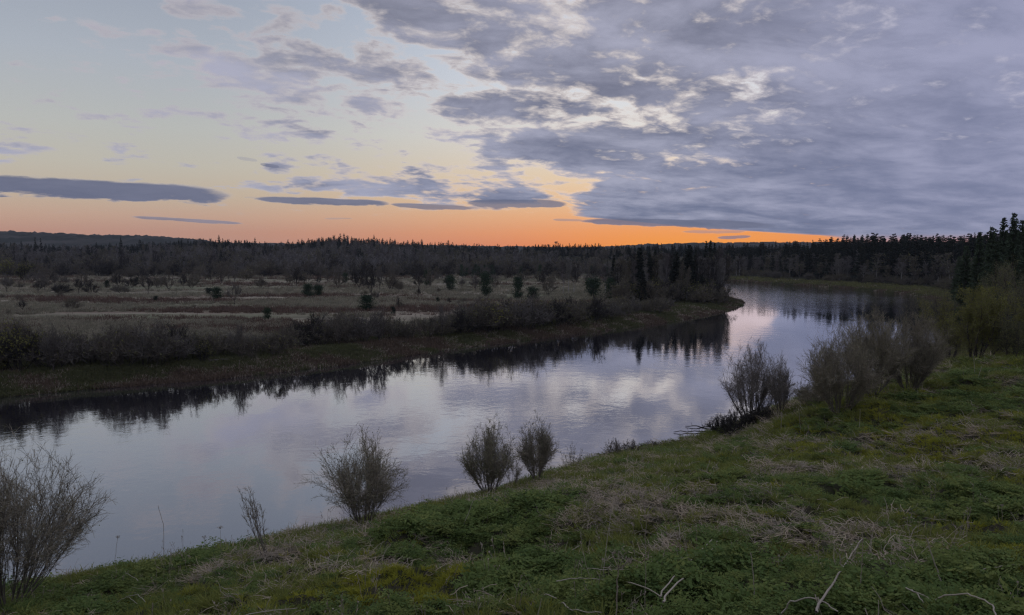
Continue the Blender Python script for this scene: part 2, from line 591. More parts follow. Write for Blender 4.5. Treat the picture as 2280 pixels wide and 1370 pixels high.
def build_ground():
    rad = np.concatenate([np.geomspace(2.5, 120, 300), np.geomspace(120, 900, 215)[1:], np.geomspace(900, 2350, 70)[1:]])
    az = np.radians(np.concatenate([np.linspace(-180, -52, 60), np.linspace(-52, 52, 470)[1:], np.linspace(52, 180, 60)[1:]]))
    R, A = np.meshgrid(rad, az, indexing='ij')
    X, Y = R * np.sin(A), R * np.cos(A)
    Z = height(X, Y)
    nr, na = R.shape
    idx = np.arange(nr * na).reshape(nr, na)
    q = np.stack([idx[:-1, :-1], idx[1:, :-1], idx[1:, 1:], idx[:-1, 1:]], -1).reshape(-1, 4)
    V = np.stack([X, Y, Z], -1).reshape(-1, 3)
    c = V[q].mean(1)
    dl, dr = seg_dist(c[:, 0], c[:, 1], SEG_L), seg_dist(c[:, 0], c[:, 1], SEG_R)
    riv = in_river(c[:, 0], c[:, 1])
    rr = np.hypot(c[:, 0], c[:, 1])
    right = (dr < dl) & (rr < 1180)
    leftm = (dl <= dr) & (rr < 1180)
    hills = rr >= 1180
    for name, sel, m in (('riverbank', right, mat_near()), ('meadow', leftm, mat_meadow()), ('hills', hills, mat_hills())):
        f = q[sel]
        u, inv = np.unique(f.ravel(), return_inverse=True)
        me = mesh_from(name, V[u], [inv.reshape(-1, 4)], [m], smooth_shade=True)
        o = add_obj(name, me)
        o['kind'] = 'structure'
    # a small cap under the camera closes the sheet
    ring = V[idx[0]]
    capv = np.vstack([ring, [[0, 0, 12.4]]])
    k = np.arange(na - 1)
    me = mesh_from('ground', capv, [np.stack([k, k + 1, np.full(na - 1, na)], -1)], [mat_near()])
    add_obj('ground', me)['kind'] = 'structure'


def new_mat(name):
    m = bpy.data.materials.new(name)
    m.use_nodes = True
    E.nt = m.node_tree
    p = m.node_tree.nodes['Principled BSDF']
    p.inputs['Roughness'].default_value = 0.95
    p.inputs['Specular IOR Level'].default_value = 0.1
    geo = m.node_tree.nodes.new('ShaderNodeNewGeometry')
    return m, p, E(geo.outputs['Position'])


def scaled(vec, s):
    n = E.nt.nodes.new('ShaderNodeVectorMath')
    n.operation = 'MULTIPLY'
    E.nt.links.new(vec.s, n.inputs[0])
    n.inputs[1].default_value = s
    return E(n.outputs[0])


_near = []


def mat_near():
    if _near:
        return _near[0]
    m, p, pos = new_mat('bank_soil')
    n1 = noise(pos, 0.35, 5.0, 0.6, 0.5)
    n2 = noise(pos, 3.0, 5.0, 0.65)
    c = mixc(sstep(n1, 0.38, 0.62), rgba((0.034, 0.036, 0.016)), rgba((0.060, 0.050, 0.034)))
    c = mixc(sstep(n2, 0.45, 0.75) * 0.6, c, rgba((0.11, 0.088, 0.064)))
    c = mixc(sstep(noise(pos, 11.0, 3.0), 0.45, 0.75) * 0.6, c, rgba((0.026, 0.03, 0.014)))
    E.nt.links.new(c.s, p.inputs['Base Color'])
    _near.append(m)
    return m


def mat_meadow():
    m, p, pos = new_mat('meadow_turf')
    sx = scaled(pos, (0.30, 1.0, 1.0))
    n1 = noise(sx, 0.035, 5.0, 0.6, 0.6)
    n2 = noise(sx, 0.16, 5.0, 0.65, 0.3)
    n3 = noise(pos, 0.9, 4.0, 0.65)
    dry = mixc(sstep(n2, 0.36, 0.66), rgba((0.147, 0.123, 0.084)), rgba((0.405, 0.343, 0.258)))
    dry = mixc(sstep(noise(sx, 0.06, 3.0, 0.5), 0.52, 0.66) * 0.8, dry, rgba((0.232, 0.151, 0.118)))
    c = mixc(sstep(n1, 0.44, 0.60) * 0.75, dry, rgba((0.172, 0.182, 0.104)))
    c = mixc(sstep(n3, 0.30, 0.70) * 0.55, c, rgba((0.127, 0.113, 0.078)))
    c = mixc(sstep(noise(sx, 0.10, 6.0, 0.7, 0.4), 0.60, 0.70) * 0.5, c, rgba((0.564, 0.490, 0.405)))
    # bare earth and short grass along the water
    sp = E.nt.nodes.new('ShaderNodeSeparateXYZ')
    E.nt.links.new(pos.s, sp.inputs[0])
    z = E(sp.outputs[2]) + (n3 - 0.5) * 0.8
    bank = mixc(sstep(noise(pos, 0.5, 4.0, 0.65), 0.4, 0.62), rgba((0.091, 0.098, 0.042)), rgba((0.149, 0.123, 0.079)))
    c = mixc(sstep(z, 1.5, 2.5), bank, c)
    mud = mixc(sstep(noise(pos, 0.35, 4.0, 0.6), 0.4, 0.6), rgba((0.088, 0.063, 0.045)), rgba((0.126, 0.077, 0.060)))
    c = mixc(sstep(z, 0.35, 1.1), mud, c)
    # the ridge floor under the trees
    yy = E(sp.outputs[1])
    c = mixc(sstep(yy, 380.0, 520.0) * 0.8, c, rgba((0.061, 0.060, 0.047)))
    E.nt.links.new(c.s, p.inputs['Base Color'])
    return m


def mat_hills():
    m, p, pos = new_mat('wooded_hills')
    n1 = noise(scaled(pos, (1.0, 0.35, 3.0)), 0.012, 6.0, 0.72, 0.3)
    c = mixc(sstep(n1, 0.40, 0.62), rgba((0.016, 0.020, 0.017)), rgba((0.065, 0.060, 0.055)))
    E.nt.links.new(c.s, p.inputs['Base Color'])
    return m


def build_river():
    m = bpy.data.materials.new('river_water')
    m.use_nodes = True
    nt = m.node_tree
    E.nt = nt
    nt.nodes.remove(nt.nodes['Principled BSDF'])
    gl = nt.nodes.new('ShaderNodeBsdfGlossy')
    gl.inputs['Roughness'].default_value = 0.03
    gl.inputs['Color'].default_value = (0.97, 0.97, 1.0, 1)
    df = nt.nodes.new('ShaderNodeBsdfDiffuse')
    df.inputs['Color'].default_value = (0.030, 0.028, 0.034, 1)
    geo = nt.nodes.new('ShaderNodeNewGeometry')
    pos = E(geo.outputs['Position'])
    patch = noise(scaled(pos, (1.0, 0.45, 1.0)), 0.045, 4.0, 0.6, 0.8)
    calm = sstep(patch, 0.38, 0.66)
    w1 = noise(pos, 0.55, 3.0, 0.55, 0.4)
    w2 = noise(pos, 2.2, 3.0, 0.6, 0.3)
    sp = nt.nodes.new('ShaderNodeSeparateXYZ')
    nt.links.new(pos.s, sp.inputs[0])
    rap = sstep(E(sp.outputs[1]), 175.0, 270.0)      # livelier water in the bend
    amp = 0.16 + calm * 0.55 + rap * 3.0
    h = (w1 * 0.028 + w2 * 0.0085) * amp
    b = nt.nodes.new('ShaderNodeBump')
    b.inputs['Strength'].default_value = 1.0
    b.inputs['Distance'].default_value = 1.0
    nt.links.new(h.s, b.inputs['Height'])
    nt.links.new(b.outputs[0], gl.inputs['Normal'])
    lw = nt.nodes.new('ShaderNodeLayerWeight')          # facing: 1 - cos of the angle of view
    lw.inputs['Blend'].default_value = 0.5
    fr = E.math('POWER', E(lw.outputs['Facing']), 2.6) * 1.12 + 0.02
    mx = nt.nodes.new('ShaderNodeMixShader')
    E.put(mx, 0, fr)
    nt.links.new(df.outputs[0], mx.inputs[1])
    nt.links.new(gl.outputs[0], mx.inputs[2])
    nt.links.new(mx.outputs[0], nt.nodes['Material Output'].inputs['Surface'])
    xs = [-700, -60, 420]
    V = np.array([(-700, -700, 0), (420, -700, 0), (420, 1500, 0), (-700, 1500, 0)], float)
    me = mesh_from('river', V, [np.array([[0, 1, 2, 3]])], [m])
    add_obj('river', me)['kind'] = 'structure'


build_ground()
build_river()


# ------------------------------------------------------------------ plant construction kit (numpy)
def unit(v):
    return v / np.maximum(np.linalg.norm(v, axis=-1, keepdims=True), 1e-9)


class Geo:
    """collects prisms and leaf blades, then becomes ONE mesh"""

    def __init__(self, seed=0):
        self.v, self.q, self.t, self.qm, self.tm = [], [], [], [], []
        self.n = 0
        self.rng = np.random.default_rng(seed)

    def prisms(self, p0, p1, r0, r1, m=0, sides=3):
        """tapered prisms from p0 to p1"""
        k = len(p0)
        if not k:
            return
        d = unit(p1 - p0)
        a = np.where(np.abs(d[:, 2:3]) < 0.9, np.array([[0., 0., 1.]]), np.array([[1., 0., 0.]]))
        u = unit(np.cross(d, a))
        w = np.cross(d, u)
        r0 = np.broadcast_to(np.asarray(r0, float), (k,))[:, None]
        r1 = np.broadcast_to(np.asarray(r1, float), (k,))[:, None]
        ring0, ring1 = [], []
        for i in range(sides):
            t = 2 * math.pi * i / sides
            o = u * math.cos(t) + w * math.sin(t)
            ring0.append(p0 + o * r0)
            ring1.append(p1 + o * r1)
        V = np.stack(ring0 + ring1, 1).reshape(-1, 3)
        b = self.n + np.arange(k)[:, None] * (2 * sides)
        for i in range(sides):
            j = (i + 1) % sides
            self.q.append(np.hstack([b + i, b + j, b + sides + j, b + sides + i]))
            self.qm.append(np.full(k, m))
        self.v.append(V)
        self.n += len(V)

    def chains(self, pts, rad, m=0, sides=3):
        """pts (N,k,3), rad (N,k)"""
        for i in range(pts.shape[1] - 1):
            self.prisms(pts[:, i], pts[:, i + 1], rad[:, i], rad[:, i + 1], m, sides)

    def ribbons(self, pts, wid, m=0, side=None):
        """flat strips following pts (N,k,3) with half widths (N,k); tips close to a point"""
        N, k, _ = pts.shape
        d = unit(pts[:, -1] - pts[:, 0])
        if side is None:
            side = unit(np.cross(d, self.rng.normal(size=(N, 3))))
        L = pts - side[:, None, :] * wid[:, :, None]
        R = pts + side[:, None, :] * wid[:, :, None]
        V = np.stack([L, R], 2).reshape(-1, 3)
        b = self.n + np.arange(N)[:, None] * (2 * k)
        for i in range(k - 1):
            self.q.append(np.hstack([b + 2 * i, b + 2 * i + 1, b + 2 * i + 3, b + 2 * i + 2]))
            self.qm.append(np.full(N, m))
        self.v.append(V)
        self.n += len(V)

    def leaves(self, c, size, m=0, aspect=0.55, nrm=None, along=None):
        """one pointed leaf quad (kite) per centre"""
        k = len(c)
        if not k:
            return
        size = np.broadcast_to(np.asarray(size, float), (k,))[:, None]
        n = unit(self.rng.normal(size=(k, 3))) if nrm is None else unit(nrm)
        a = self.rng.normal(size=(k, 3)) if along is None else along
        u = unit(a - n * (a * n).sum(1, keepdims=True))
        w = np.cross(n, u)
        V = np.stack([c - u * size * 0.5, c + w * size * aspect * 0.5, c + u * size * 0.5, c - w * size * aspect * 0.5], 1).reshape(-1, 3)
        b = self.n + np.arange(k)[:, None] * 4
        self.q.append(np.hstack([b, b + 1, b + 2, b + 3]))
        self.qm.append(np.full(k, m))
        self.v.append(V)
        self.n += len(V)

    def mesh(self, name, mats):
        return mesh_from(name, np.concatenate(self.v), [np.concatenate(self.q)], mats, np.concatenate(self.qm))

    def tris(self):
        return 2 * sum(len(x) for x in self.q)


def grow(rng, start, d, length, k=4, wander=0.15, up=0.0):
    """polylines (N,k+1,3) that start at START and head D, curving towards the sky by UP"""
    N = len(start)
    pts = [start]
    d = unit(d)
    step = np.broadcast_to(np.asarray(length, float), (N,))[:, None] / k
    for i in range(k):
        d = unit(d + rng.normal(size=(N, 3)) * wander + np.array([0, 0, up]))
        pts.append(pts[-1] + d * step)
    return np.stack(pts, 1)


def sprout(rng, pts, n, t0=0.3, t1=1.0, spread=0.6, outward=None, up=0.25):
    """n side shoots per polyline: start points, directions, parameter t"""
    N, k, _ = pts.shape
    t = rng.uniform(t0, t1, (N, n))
    s = t * (k - 1)
    i = np.minimum(s.astype(int), k - 2)
    f = (s - i)[..., None]
    a = np.take_along_axis(pts, i[..., None].repeat(3, -1), 1)
    b = np.take_along_axis(pts, (i + 1)[..., None].repeat(3, -1), 1)
    st = a * (1 - f) + b * f
    d = unit(b - a) + rng.normal(size=(N, n, 3)) * spread + np.array([0, 0, up])
    return st.reshape(-1, 3), unit(d.reshape(-1, 3)), t.reshape(-1)


def radii(r0, r1, N, k):
    t = np.linspace(0, 1, k)[None, :]
    return np.asarray(r0).reshape(-1, 1) * (1 - t) + np.asarray(r1).reshape(-1, 1) * t + np.zeros((N, k))


def bezier(a, b, c, k):
    t = np.linspace(0, 1, k + 1)[None, :, None]
    return (1 - t) ** 2 * a[:, None] + 2 * t * (1 - t) * b[:, None] + t * t * c[:, None]


def dome_limbs(rng, H, W, stems, kids, lean, low=0.5, stem_k=6, edge=0.5):
    """stems and limbs that fan out from one stool and end on a lumpy dome"""
    lob = rng.uniform(0, 6.28, 4)

    def dome(r, a, f):
        lump = 1 + 0.11 * np.sin(2 * a + lob[0]) + 0.09 * np.sin(3 * a + lob[1]) + 0.06 * np.sin(5 * a + lob[2] + 4 * r)
        z = H * (1 - low * r ** 2.2) * (0.94 + 0.10 * np.sin(3 * a + lob[3] + 3 * r))
        return np.stack([W * 0.5 * r * np.cos(a) * lump, W * 0.5 * r * np.sin(a) * lump, z], 1) * f[:, None]
    L = np.array([lean[0] * H, lean[1] * H, 0.0])
    a = (np.arange(stems) + rng.uniform(-0.4, 0.4, stems)) * 2.399
    r = ((np.arange(stems) + 0.5) / stems) ** edge
    C = dome(r, a, rng.uniform(0.80, 0.98, stems)) + L
    A = np.stack([np.cos(a), np.sin(a), 0 * a], 1) * rng.uniform(0.02, 0.06, stems)[:, None] * W
    A[:, 2] = -0.15
    B = A + (C - A) * np.array([0.52, 0.52, 0.44]) + rng.normal(size=A.shape) * 0.035 * H
    P = bezier(A, B, C, stem_k)
    P[:, 1:-1] += rng.normal(size=P[:, 1:-1].shape) * 0.006 * H
    st, tan, t0 = sprout(rng, P, kids, 0.10, 0.62, 0.12, up=0.0)
    rp, ap = r.repeat(kids), a.repeat(kids)
    r2 = np.clip(rp + rng.normal(size=len(rp)) * 0.30, 0.02, 1.05)
    a2 = ap + rng.normal(size=len(rp)) * 0.55 / (rp + 0.3)
    C2 = dome(r2, a2, rng.uniform(0.66, 1.0, len(rp))) + L
    C2[:, 2] = np.maximum(C2[:, 2], st[:, 2] + 0.06 * H)
    d = np.linalg.norm(C2 - st, axis=1, keepdims=True)
    P1 = bezier(st, st + tan * d * 0.5, C2, 5)
    P1[:, 1:-1] += rng.normal(size=P1[:, 1:-1].shape) * 0.010 * H
    return P, P1, t0


def bare_bush(seed, H, W, stems=16, kids=15, thin=1.0, buds=900, bud_size=0.05, dens=1.0, lean=(0, 0), low=0.40, name='bush',
              mats=('willow_bark', 'willow_twig', 'bud_olive')):
    """multi-stemmed willow: returns (stem mesh, twig mesh, bud mesh)"""
    rng = np.random.default_rng(seed)
    P, P1, t0 = dome_limbs(rng, H * 1.04, W * 1.06, stems, kids, lean, low, 6, 0.38)
    g = Geo(seed)
    r0 = 0.014 * H / 4 * rng.uniform(0.8, 1.5, stems) * thin
    g.chains(P, radii(r0, r0 * 0.28, stems, P.shape[1]), 0, 4)
    g.chains(P1, radii(r0.repeat(kids) * (0.60 - 0.5 * t0), 0.005 * thin, len(P1), P1.shape[1]), 0, 3)
    stem_me = g.mesh(name + '_stems', [MATS[mats[0]]])
    g2 = Geo(seed + 1)
    s2, d2, t2 = sprout(rng, P1, int(15 * dens), 0.20, 1.0, 0.46, up=0.06)
    s2b, d2b, _ = sprout(rng, P, int(16 * dens), 0.42, 1.0, 0.42, up=0.06)
    s2, d2 = np.concatenate([s2, s2b]), np.concatenate([d2, d2b])
    P2 = grow(rng, s2, d2, H * 0.085 * rng.uniform(0.45, 1.3, len(s2)), 2, 0.15, 0.05)
    g2.ribbons(P2, radii(np.full(len(P2), 0.0068 * thin), 0.0042 * thin, len(P2), 3), 0)
    s3, d3, t3 = sprout(rng, P2, 3, 0.15, 1.0, 0.55, up=0.08)
    P3 = grow(rng, s3, d3, H * 0.042 * rng.uniform(0.5, 1.4, len(t3)), 1, 0.12, 0.05)
    g2.ribbons(P3, radii(np.full(len(P3), 0.0058 * thin), 0.003 * thin, len(P3), 2), 0)
    twig_me = g2.mesh(name + '_twigs', [MATS[mats[1]]])
    bud_me = None
    if buds:
        g3 = Geo(seed + 2)
        allp = np.concatenate([P3.reshape(-1, 3), P2[:, 1:].reshape(-1, 3)])
        wgt = 0.15 + np.clip(allp[:, 2] / H, 0, 1)
        pick = rng.choice(len(allp), min(buds, len(allp)), replace=False, p=wgt / wgt.sum())
        c = allp[pick]
        g3.leaves(c + rng.normal(size=c.shape) * 0.02, bud_size * rng.uniform(0.5, 1.3, len(c)), 0, 0.5)
        bud_me = g3.mesh(name + '_buds', [MATS[mats[2]]])
    return stem_me, twig_me, bud_me


def far_bush(seed, H, W, tw=0.016, leaves=160, leaf=0.22, stems=9, kids=6, n2=11, n3=4, mats=('twig_dark', 'twig_grey', 'leaf_mid'), low=0.55):
    """rounded thicket bush for the middle distance: stem mesh, crown mesh (twigs and thin leaf)"""
    rng = np.random.default_rng(seed)
    P, P1, t0 = dome_limbs(rng, H * 0.98, W * 1.08, stems, kids, (0, 0), low, 4)
    g = Geo(seed)
    r0 = rng.uniform(0.02, 0.045, stems) * max(0.7, H / 4)
    g.chains(P, radii(r0, r0 * 0.35, stems, 5), 0, 3)
    sm = g.mesh('bush_stems', [MATS[mats[0]]])
    g = Geo(seed + 5)
    P1 = P1[:, ::1]
    g.chains(P1, radii(np.full(len(P1), tw * 1.1), tw * 0.6, len(P1), P1.shape[1]), 0, 3)
    s2, d2, t2 = sprout(rng, P1, n2, 0.1, 1.0, 0.5, up=0.25)
    P2 = grow(rng, s2, d2, rng.uniform(0.07, 0.19, len(t2)) * H, 2, 0.18, 0.12)
    g.ribbons(P2, radii(np.full(len(P2), tw * 1.2), tw * 0.6, len(P2), 3), 0)
    s3, d3, t3 = sprout(rng, P2, n3, 0.2, 1.0, 0.6, up=0.2)
    P3 = grow(rng, s3, d3, rng.uniform(0.03, 0.09, len(t3)) * H, 1, 0.2, 0.1)
    g.ribbons(P3, radii(np.full(len(P3), tw), tw * 0.4, len(P3), 2), 0)
    if leaves:
        ends = np.concatenate([P3[:, -1], P2[:, -1]])
        pick = rng.choice(len(ends), min(leaves, len(ends)), replace=False)
        g.leaves(ends[pick] + rng.normal(size=(len(pick), 3)) * 0.02 * H, leaf * rng.uniform(0.4, 1.2, len(pick)), 1, 0.6)
    cm = g.mesh('bush_crown', [MATS[mats[1]], MATS[mats[2]]])
    return sm, cm


def round_tree(seed, H, W, tw=0.03, stems=7, kids=6, n2=8, n3=3, leaves=0, leaf=0.25, mats=('dark_bark', 'twig_dark', 'leaf_mid'), clear=0.2, low=0.55):
    """bare alder, sallow or aspen with a soft rounded crown on a short trunk"""
    rng = np.random.default_rng(seed)
    up = np.array([0, 0, clear * H])
    P, P1, t0 = dome_limbs(rng, H * (1 - clear) * 1.0, W * 1.05, stems, kids, (0, 0), low, 4)
    P, P1 = P + up, P1 + up
    g = Geo(seed)
    g.chains(np.array([[[0, 0, -0.3], [0.02 * H, 0, clear * H * 0.6], [0, 0, clear * H * 1.15]]]), np.array([[0.020 * H, 0.016 * H, 0.014 * H]]), 0, 6)
    r0 = np.full(stems, 0.009 * H)
    g.chains(P, radii(r0, r0 * 0.3, stems, 5), 0, 3)
    tm = g.mesh('tree_trunk', [MATS[mats[0]]])
    g = Geo(seed + 5)
    g.chains(P1, radii(np.full(len(P1), tw * 1.1), tw * 0.6, len(P1), P1.shape[1]), 0, 3)
    s2, d2, t2 = sprout(rng, P1, n2, 0.1, 1.0, 0.5, up=0.2)
    P2 = grow(rng, s2, d2, rng.uniform(0.06, 0.15, len(t2)) * H, 2, 0.18, 0.1)
    g.ribbons(P2, radii(np.full(len(P2), tw * 1.1), tw * 0.6, len(P2), 3), 0)
    s3, d3, t3 = sprout(rng, P2, n3, 0.2, 1.0, 0.6, up=0.15)
    P3 = grow(rng, s3, d3, rng.uniform(0.03, 0.07, len(t3)) * H, 1, 0.2, 0.1)
    g.ribbons(P3, radii(np.full(len(P3), tw), tw * 0.5, len(P3), 2), 0)
    if leaves:
        ends = np.concatenate([P3[:, -1], P2[:, -1]])
        pick = rng.choice(len(ends), min(leaves, len(ends)), replace=False)
        g.leaves(ends[pick], leaf * rng.uniform(0.4, 1.2, len(pick)), 1, 0.6)
    cm = g.mesh('tree_crown', [MATS[mats[1]], MATS[mats[2]]])
    return tm, cm


def spruce(seed, H, W, whorls=22, per=7, blade=0.34, mats=('dark_bark', 'needle_dark'), bare=0.06, ragged=0.25):
    rng = np.random.default_rng(seed)
    g = Geo(seed)
    zt = np.array([[0, 0, -0.3], [0.02 * H * rng.normal() * .2, 0, H * 0.5], [0, 0, H]], float)[None]
    g.chains(zt, np.array([[0.016 * H, 0.010 * H, 0.002 * H]]), 0, 5)
    tm = g.mesh('spruce_trunk', [MATS[mats[0]]])
    g = Geo(seed + 3)
    z = []
    for i in range(whorls):
        f = bare + (1 - bare) * (i + rng.uniform(-0.3, 0.3)) / whorls
        for j in range(per):
            z.append((f, rng.uniform(0, 6.283)))
    z = np.array(z)
    f, a = np.clip(z[:, 0], 0.02, 0.985), z[:, 1]
    prof = (1 - f) ** 0.85 * np.minimum(1.0, 0.55 + f * 3.0)
    L = W * 0.5 * prof * rng.uniform(1 - ragged * 1.6, 1 + ragged * 0.6, len(f)) + 0.012 * H
    d = np.stack([np.cos(a), np.sin(a), -0.28 + 0.75 * f], 1)
    st = np.stack([0 * f, 0 * f, f * H], 1)
    P = grow(rng, st, d, L, 3, 0.06, 0.05)
    # each bough is a sagging spray of needle blades
    for s in range(3):
        side = unit(np.cross(d, np.array([[0, 0, 1.0]])) + rng.normal(size=d.shape) * 0.45)
        off = (s - 1) * 0.10 * L[:, None, None] * side[:, None, :]
        w = np.stack([0.05 + 0 * L, blade * 0.5 * (0.35 + L / (W * 0.5)), blade * 0.42 * (0.3 + L / (W * 0.5)), 0.02 + 0 * L], 1)
        Q = P + off * np.array([0, 0.6, 1.0, 1.1])[None, :, None] + np.array([0, 0, -0.02 * s])
        g.ribbons(Q, w * 1.15, 0, side if s != 1 else unit(side + np.array([0, 0, 0.9])))
    s2, d2, t2 = sprout(rng, P, 4, 0.25, 1.0, 0.55, up=-0.25)
    P2 = grow(rng, s2, d2, 0.05 * H * rng.uniform(0.4, 1.1, len(t2)) * (0.4 + np.repeat(prof, 4)), 2, 0.15, -0.1)
    g.ribbons(P2, radii(np.full(len(P2), blade * 0.34), 0.03, len(P2), 3), 0)
    cm = g.mesh('spruce_crown', [MATS[mats[1]]])
    return tm, cm


def birch(seed, H, W, boughs=26, twigs=7, tw=0.022, leaves=0, trunks=1, mats=('birch_bark', 'twig_purple', 'leaf_olive'), crown0=0.28, fine=3, leaf=0.3):
    """bare spring birch or aspen: pale trunk, rising boughs, a haze of twigs"""
    rng = np.random.default_rng(seed)
    g = Geo(seed)
    Ps = []
    for k in range(trunks):
        lean = rng.normal(size=2) * (0.03 if trunks == 1 else 0.13)
        Ps.append(grow(rng, np.array([[0.15 * k, 0.1 * k, -0.3]]), np.array([[lean[0], lean[1], 1.0]]), np.array([H * rng.uniform(0.88, 1.0)]), 7, 0.025, 0.02))
    P = np.concatenate(Ps)
    g.chains(P, radii(np.full(trunks, 0.0115 * H / math.sqrt(trunks)), 0.0018 * H, trunks, 8), 0, 5)
    tm = g.mesh('birch_trunk', [MATS[mats[0]]])
    g = Geo(seed + 4)
    s1, d1, t1 = sprout(rng, P, boughs // trunks, crown0, 0.99, 0.5, up=0.35)
    out = rng.uniform(0, 6.283, len(t1))
    d1 = unit(np.stack([np.cos(out) * 0.75, np.sin(out) * 0.75, 0.75 + 0.5 * t1], 1))
    l1 = W * 0.55 * (1.18 - t1) ** 0.6 * rng.uniform(0.6, 1.15, len(t1))
    P1 = grow(rng, s1, d1, l1, 4, 0.13, 0.06)
    g.chains(P1, radii(np.full(len(P1), 0.0028 * H), 0.012, len(P1), 5), 0, 3)
    s2, d2, t2 = sprout(rng, P1, twigs, 0.15, 1.0, 0.5, up=0.25)
    P2 = grow(rng, s2, d2, H * 0.075 * rng.uniform(0.5, 1.3, len(t2)), 3, 0.2, 0.03)
    g.ribbons(P2, radii(np.full(len(P2), tw), tw * 0.4, len(P2), 4), 0)
    s3, d3, t3 = sprout(rng, P2, fine, 0.2, 1.0, 0.7, up=-0.05)
    P3 = grow(rng, s3, d3, H * 0.04 * rng.uniform(0.5, 1.3, len(t3)), 2, 0.2, -0.12)
    g.ribbons(P3, radii(np.full(len(P3), tw * 0.75), tw * 0.25, len(P3), 3), 0)
    if leaves:
        ends = P3[:, -1]
        pick = rng.choice(len(ends), min(leaves, len(ends)), replace=False)
        g.leaves(ends[pick] + rng.normal(size=(len(pick), 3)) * 0.1, leaf * rng.uniform(0.4, 1.2, len(pick)), 1, 0.6)
    cm = g.mesh('birch_crown', [MATS[mats[1]], MATS[mats[2]]])
    return tm, cm


def pine(seed, H, W, clumps=60, blade=0.28, per=26, mats=('grey_bark', 'needle_mid'), round_top=True):
    rng = np.random.default_rng(seed)
    g = Geo(seed)
    P = grow(rng, np.array([[0, 0, -0.2]]), np.array([[rng.normal() * .05, rng.normal() * .05, 1]]), np.array([H * 0.95]), 5, 0.04, 0.02)
    g.chains(P, radii(np.array([0.02 * H]), 0.005 * H, 1, 6), 0, 5)
    s1, d1, t1 = sprout(rng, P, clumps, 0.12, 0.99, 0.4, up=0.1)
    a = rng.uniform(0, 6.283, clumps)
    d1 = unit(np.stack([np.cos(a), np.sin(a), 0.25 + 0.3 * t1], 1))
    prof = np.sqrt(np.clip(1 - ((t1 - 0.42) / 0.62) ** 2, 0.04, 1)) if round_top else (1.05 - t1)
    l1 = W * 0.5 * prof * rng.uniform(0.5, 1.1, clumps)
    P1 = grow(rng, s1, d1, l1, 2, 0.1, 0.08)
    g.chains(P1, radii(np.full(clumps, 0.006 * H), 0.006, clumps, 3), 0, 3)
    tm = g.mesh('pine_trunk', [MATS[mats[0]]])
    g = Geo(seed + 9)
    c = np.concatenate([P1[:, 2], P1[:, 1]]).repeat(per // 2, 0)
    sp = W * 0.10
    off = rng.normal(size=c.shape) * np.array([sp, sp, sp * 0.8])
    g.leaves(c + off, blade * rng.uniform(0.5, 1.3, len(c)), 0, 0.32)
    cm = g.mesh('pine_crown', [MATS[mats[1]]])
    return tm, cm


def leafy_willow(seed, H, W, n=9000, leaf=0.11, stems=7, mats=('dark_bark', 'twig_brown', 'leaf_olive', 'leaf_yellow'), tw=0.010, top=0.5):
    """big round willow in first leaf: stems, boughs and twigs, leaf tufts in clumps"""
    rng = np.random.default_rng(seed)
    az = np.linspace(0, 6.283, stems, endpoint=False) + rng.uniform(-.4, .4, stems)
    tilt = rng.uniform(0.08, 0.62, stems) * min(1.2, W / H)
    d = np.stack([np.sin(tilt) * np.cos(az), np.sin(tilt) * np.sin(az), np.cos(tilt)], 1)
    st = np.stack([np.cos(az) * .25, np.sin(az) * .25, 0 * az - 0.3], 1)
    P = grow(rng, st, d, H * rng.uniform(0.62, 0.85, stems), 6, 0.09, 0.03)
    s1, d1, t1 = sprout(rng, P, 16, 0.15, 1.0, 0.55, up=0.2)
    l1 = H * rng.uniform(0.13, 0.32, len(t1)) * (1.15 - 0.4 * t1)
    P1 = grow(rng, s1, d1, l1, 4, 0.16, 0.08)
    s2, d2, t2 = sprout(rng, P1, 9, 0.1, 1.0, 0.55, up=0.22)
    P2 = grow(rng, s2, d2, H * rng.uniform(0.05, 0.14, len(t2)), 3, 0.18, 0.08)
    s3, d3, t3 = sprout(rng, P2, 3, 0.2, 1.0, 0.6, up=0.15)
    P3 = grow(rng, s3, d3, H * rng.uniform(0.02, 0.06, len(t3)), 2, 0.18, 0.08)
    kx = W * 0.5 / np.percentile(np.hypot(P2[:, -1, 0], P2[:, -1, 1]), 94)
    kz = H / np.percentile(P2[:, -1, 2], 99.3)
    K = np.array([kx, kx, kz])
    P, P1, P2, P3 = P * K, P1 * K, P2 * K, P3 * K
    g = Geo(seed)
    g.chains(P, radii(np.full(stems, 0.013 * H), 0.003 * H, stems, 7), 0, 5)
    g.chains(P1, radii(np.full(len(P1), 0.0032 * H), 0.006, len(P1), 5), 0, 3)
    sm = g.mesh('willow_stems', [MATS[mats[0]]])
    g = Geo(seed + 2)
    g.chains(P2, radii(np.full(len(P2), tw), tw * 0.35, len(P2), 4), 0, 3)
    g.ribbons(P3, radii(np.full(len(P3), tw * 0.7), tw * 0.3, len(P3), 3), 0)
    tm = g.mesh('willow_twigs', [MATS[mats[1]]])
    g = Geo(seed + 3)
    ends = np.concatenate([P3[:, 1], P3[:, 2], P2[:, 2]])
    c = ends[rng.integers(0, len(ends), n)] + rng.normal(size=(n, 3)) * 0.012 * H
    hz = c[:, 2] / H
    c = c[rng.random(n) < 0.35 + hz * 0.9]
    g.leaves(c, leaf * rng.uniform(0.5, 1.3, len(c)), 0, 0.5)
    k = rng.random(len(c)) < 0.25
    g.qm = [np.where(k, 1, 0)]
    lm = g.mesh('willow_leaves', [MATS[mats[2]], MATS[mats[3]]])
    return sm, tm, lm


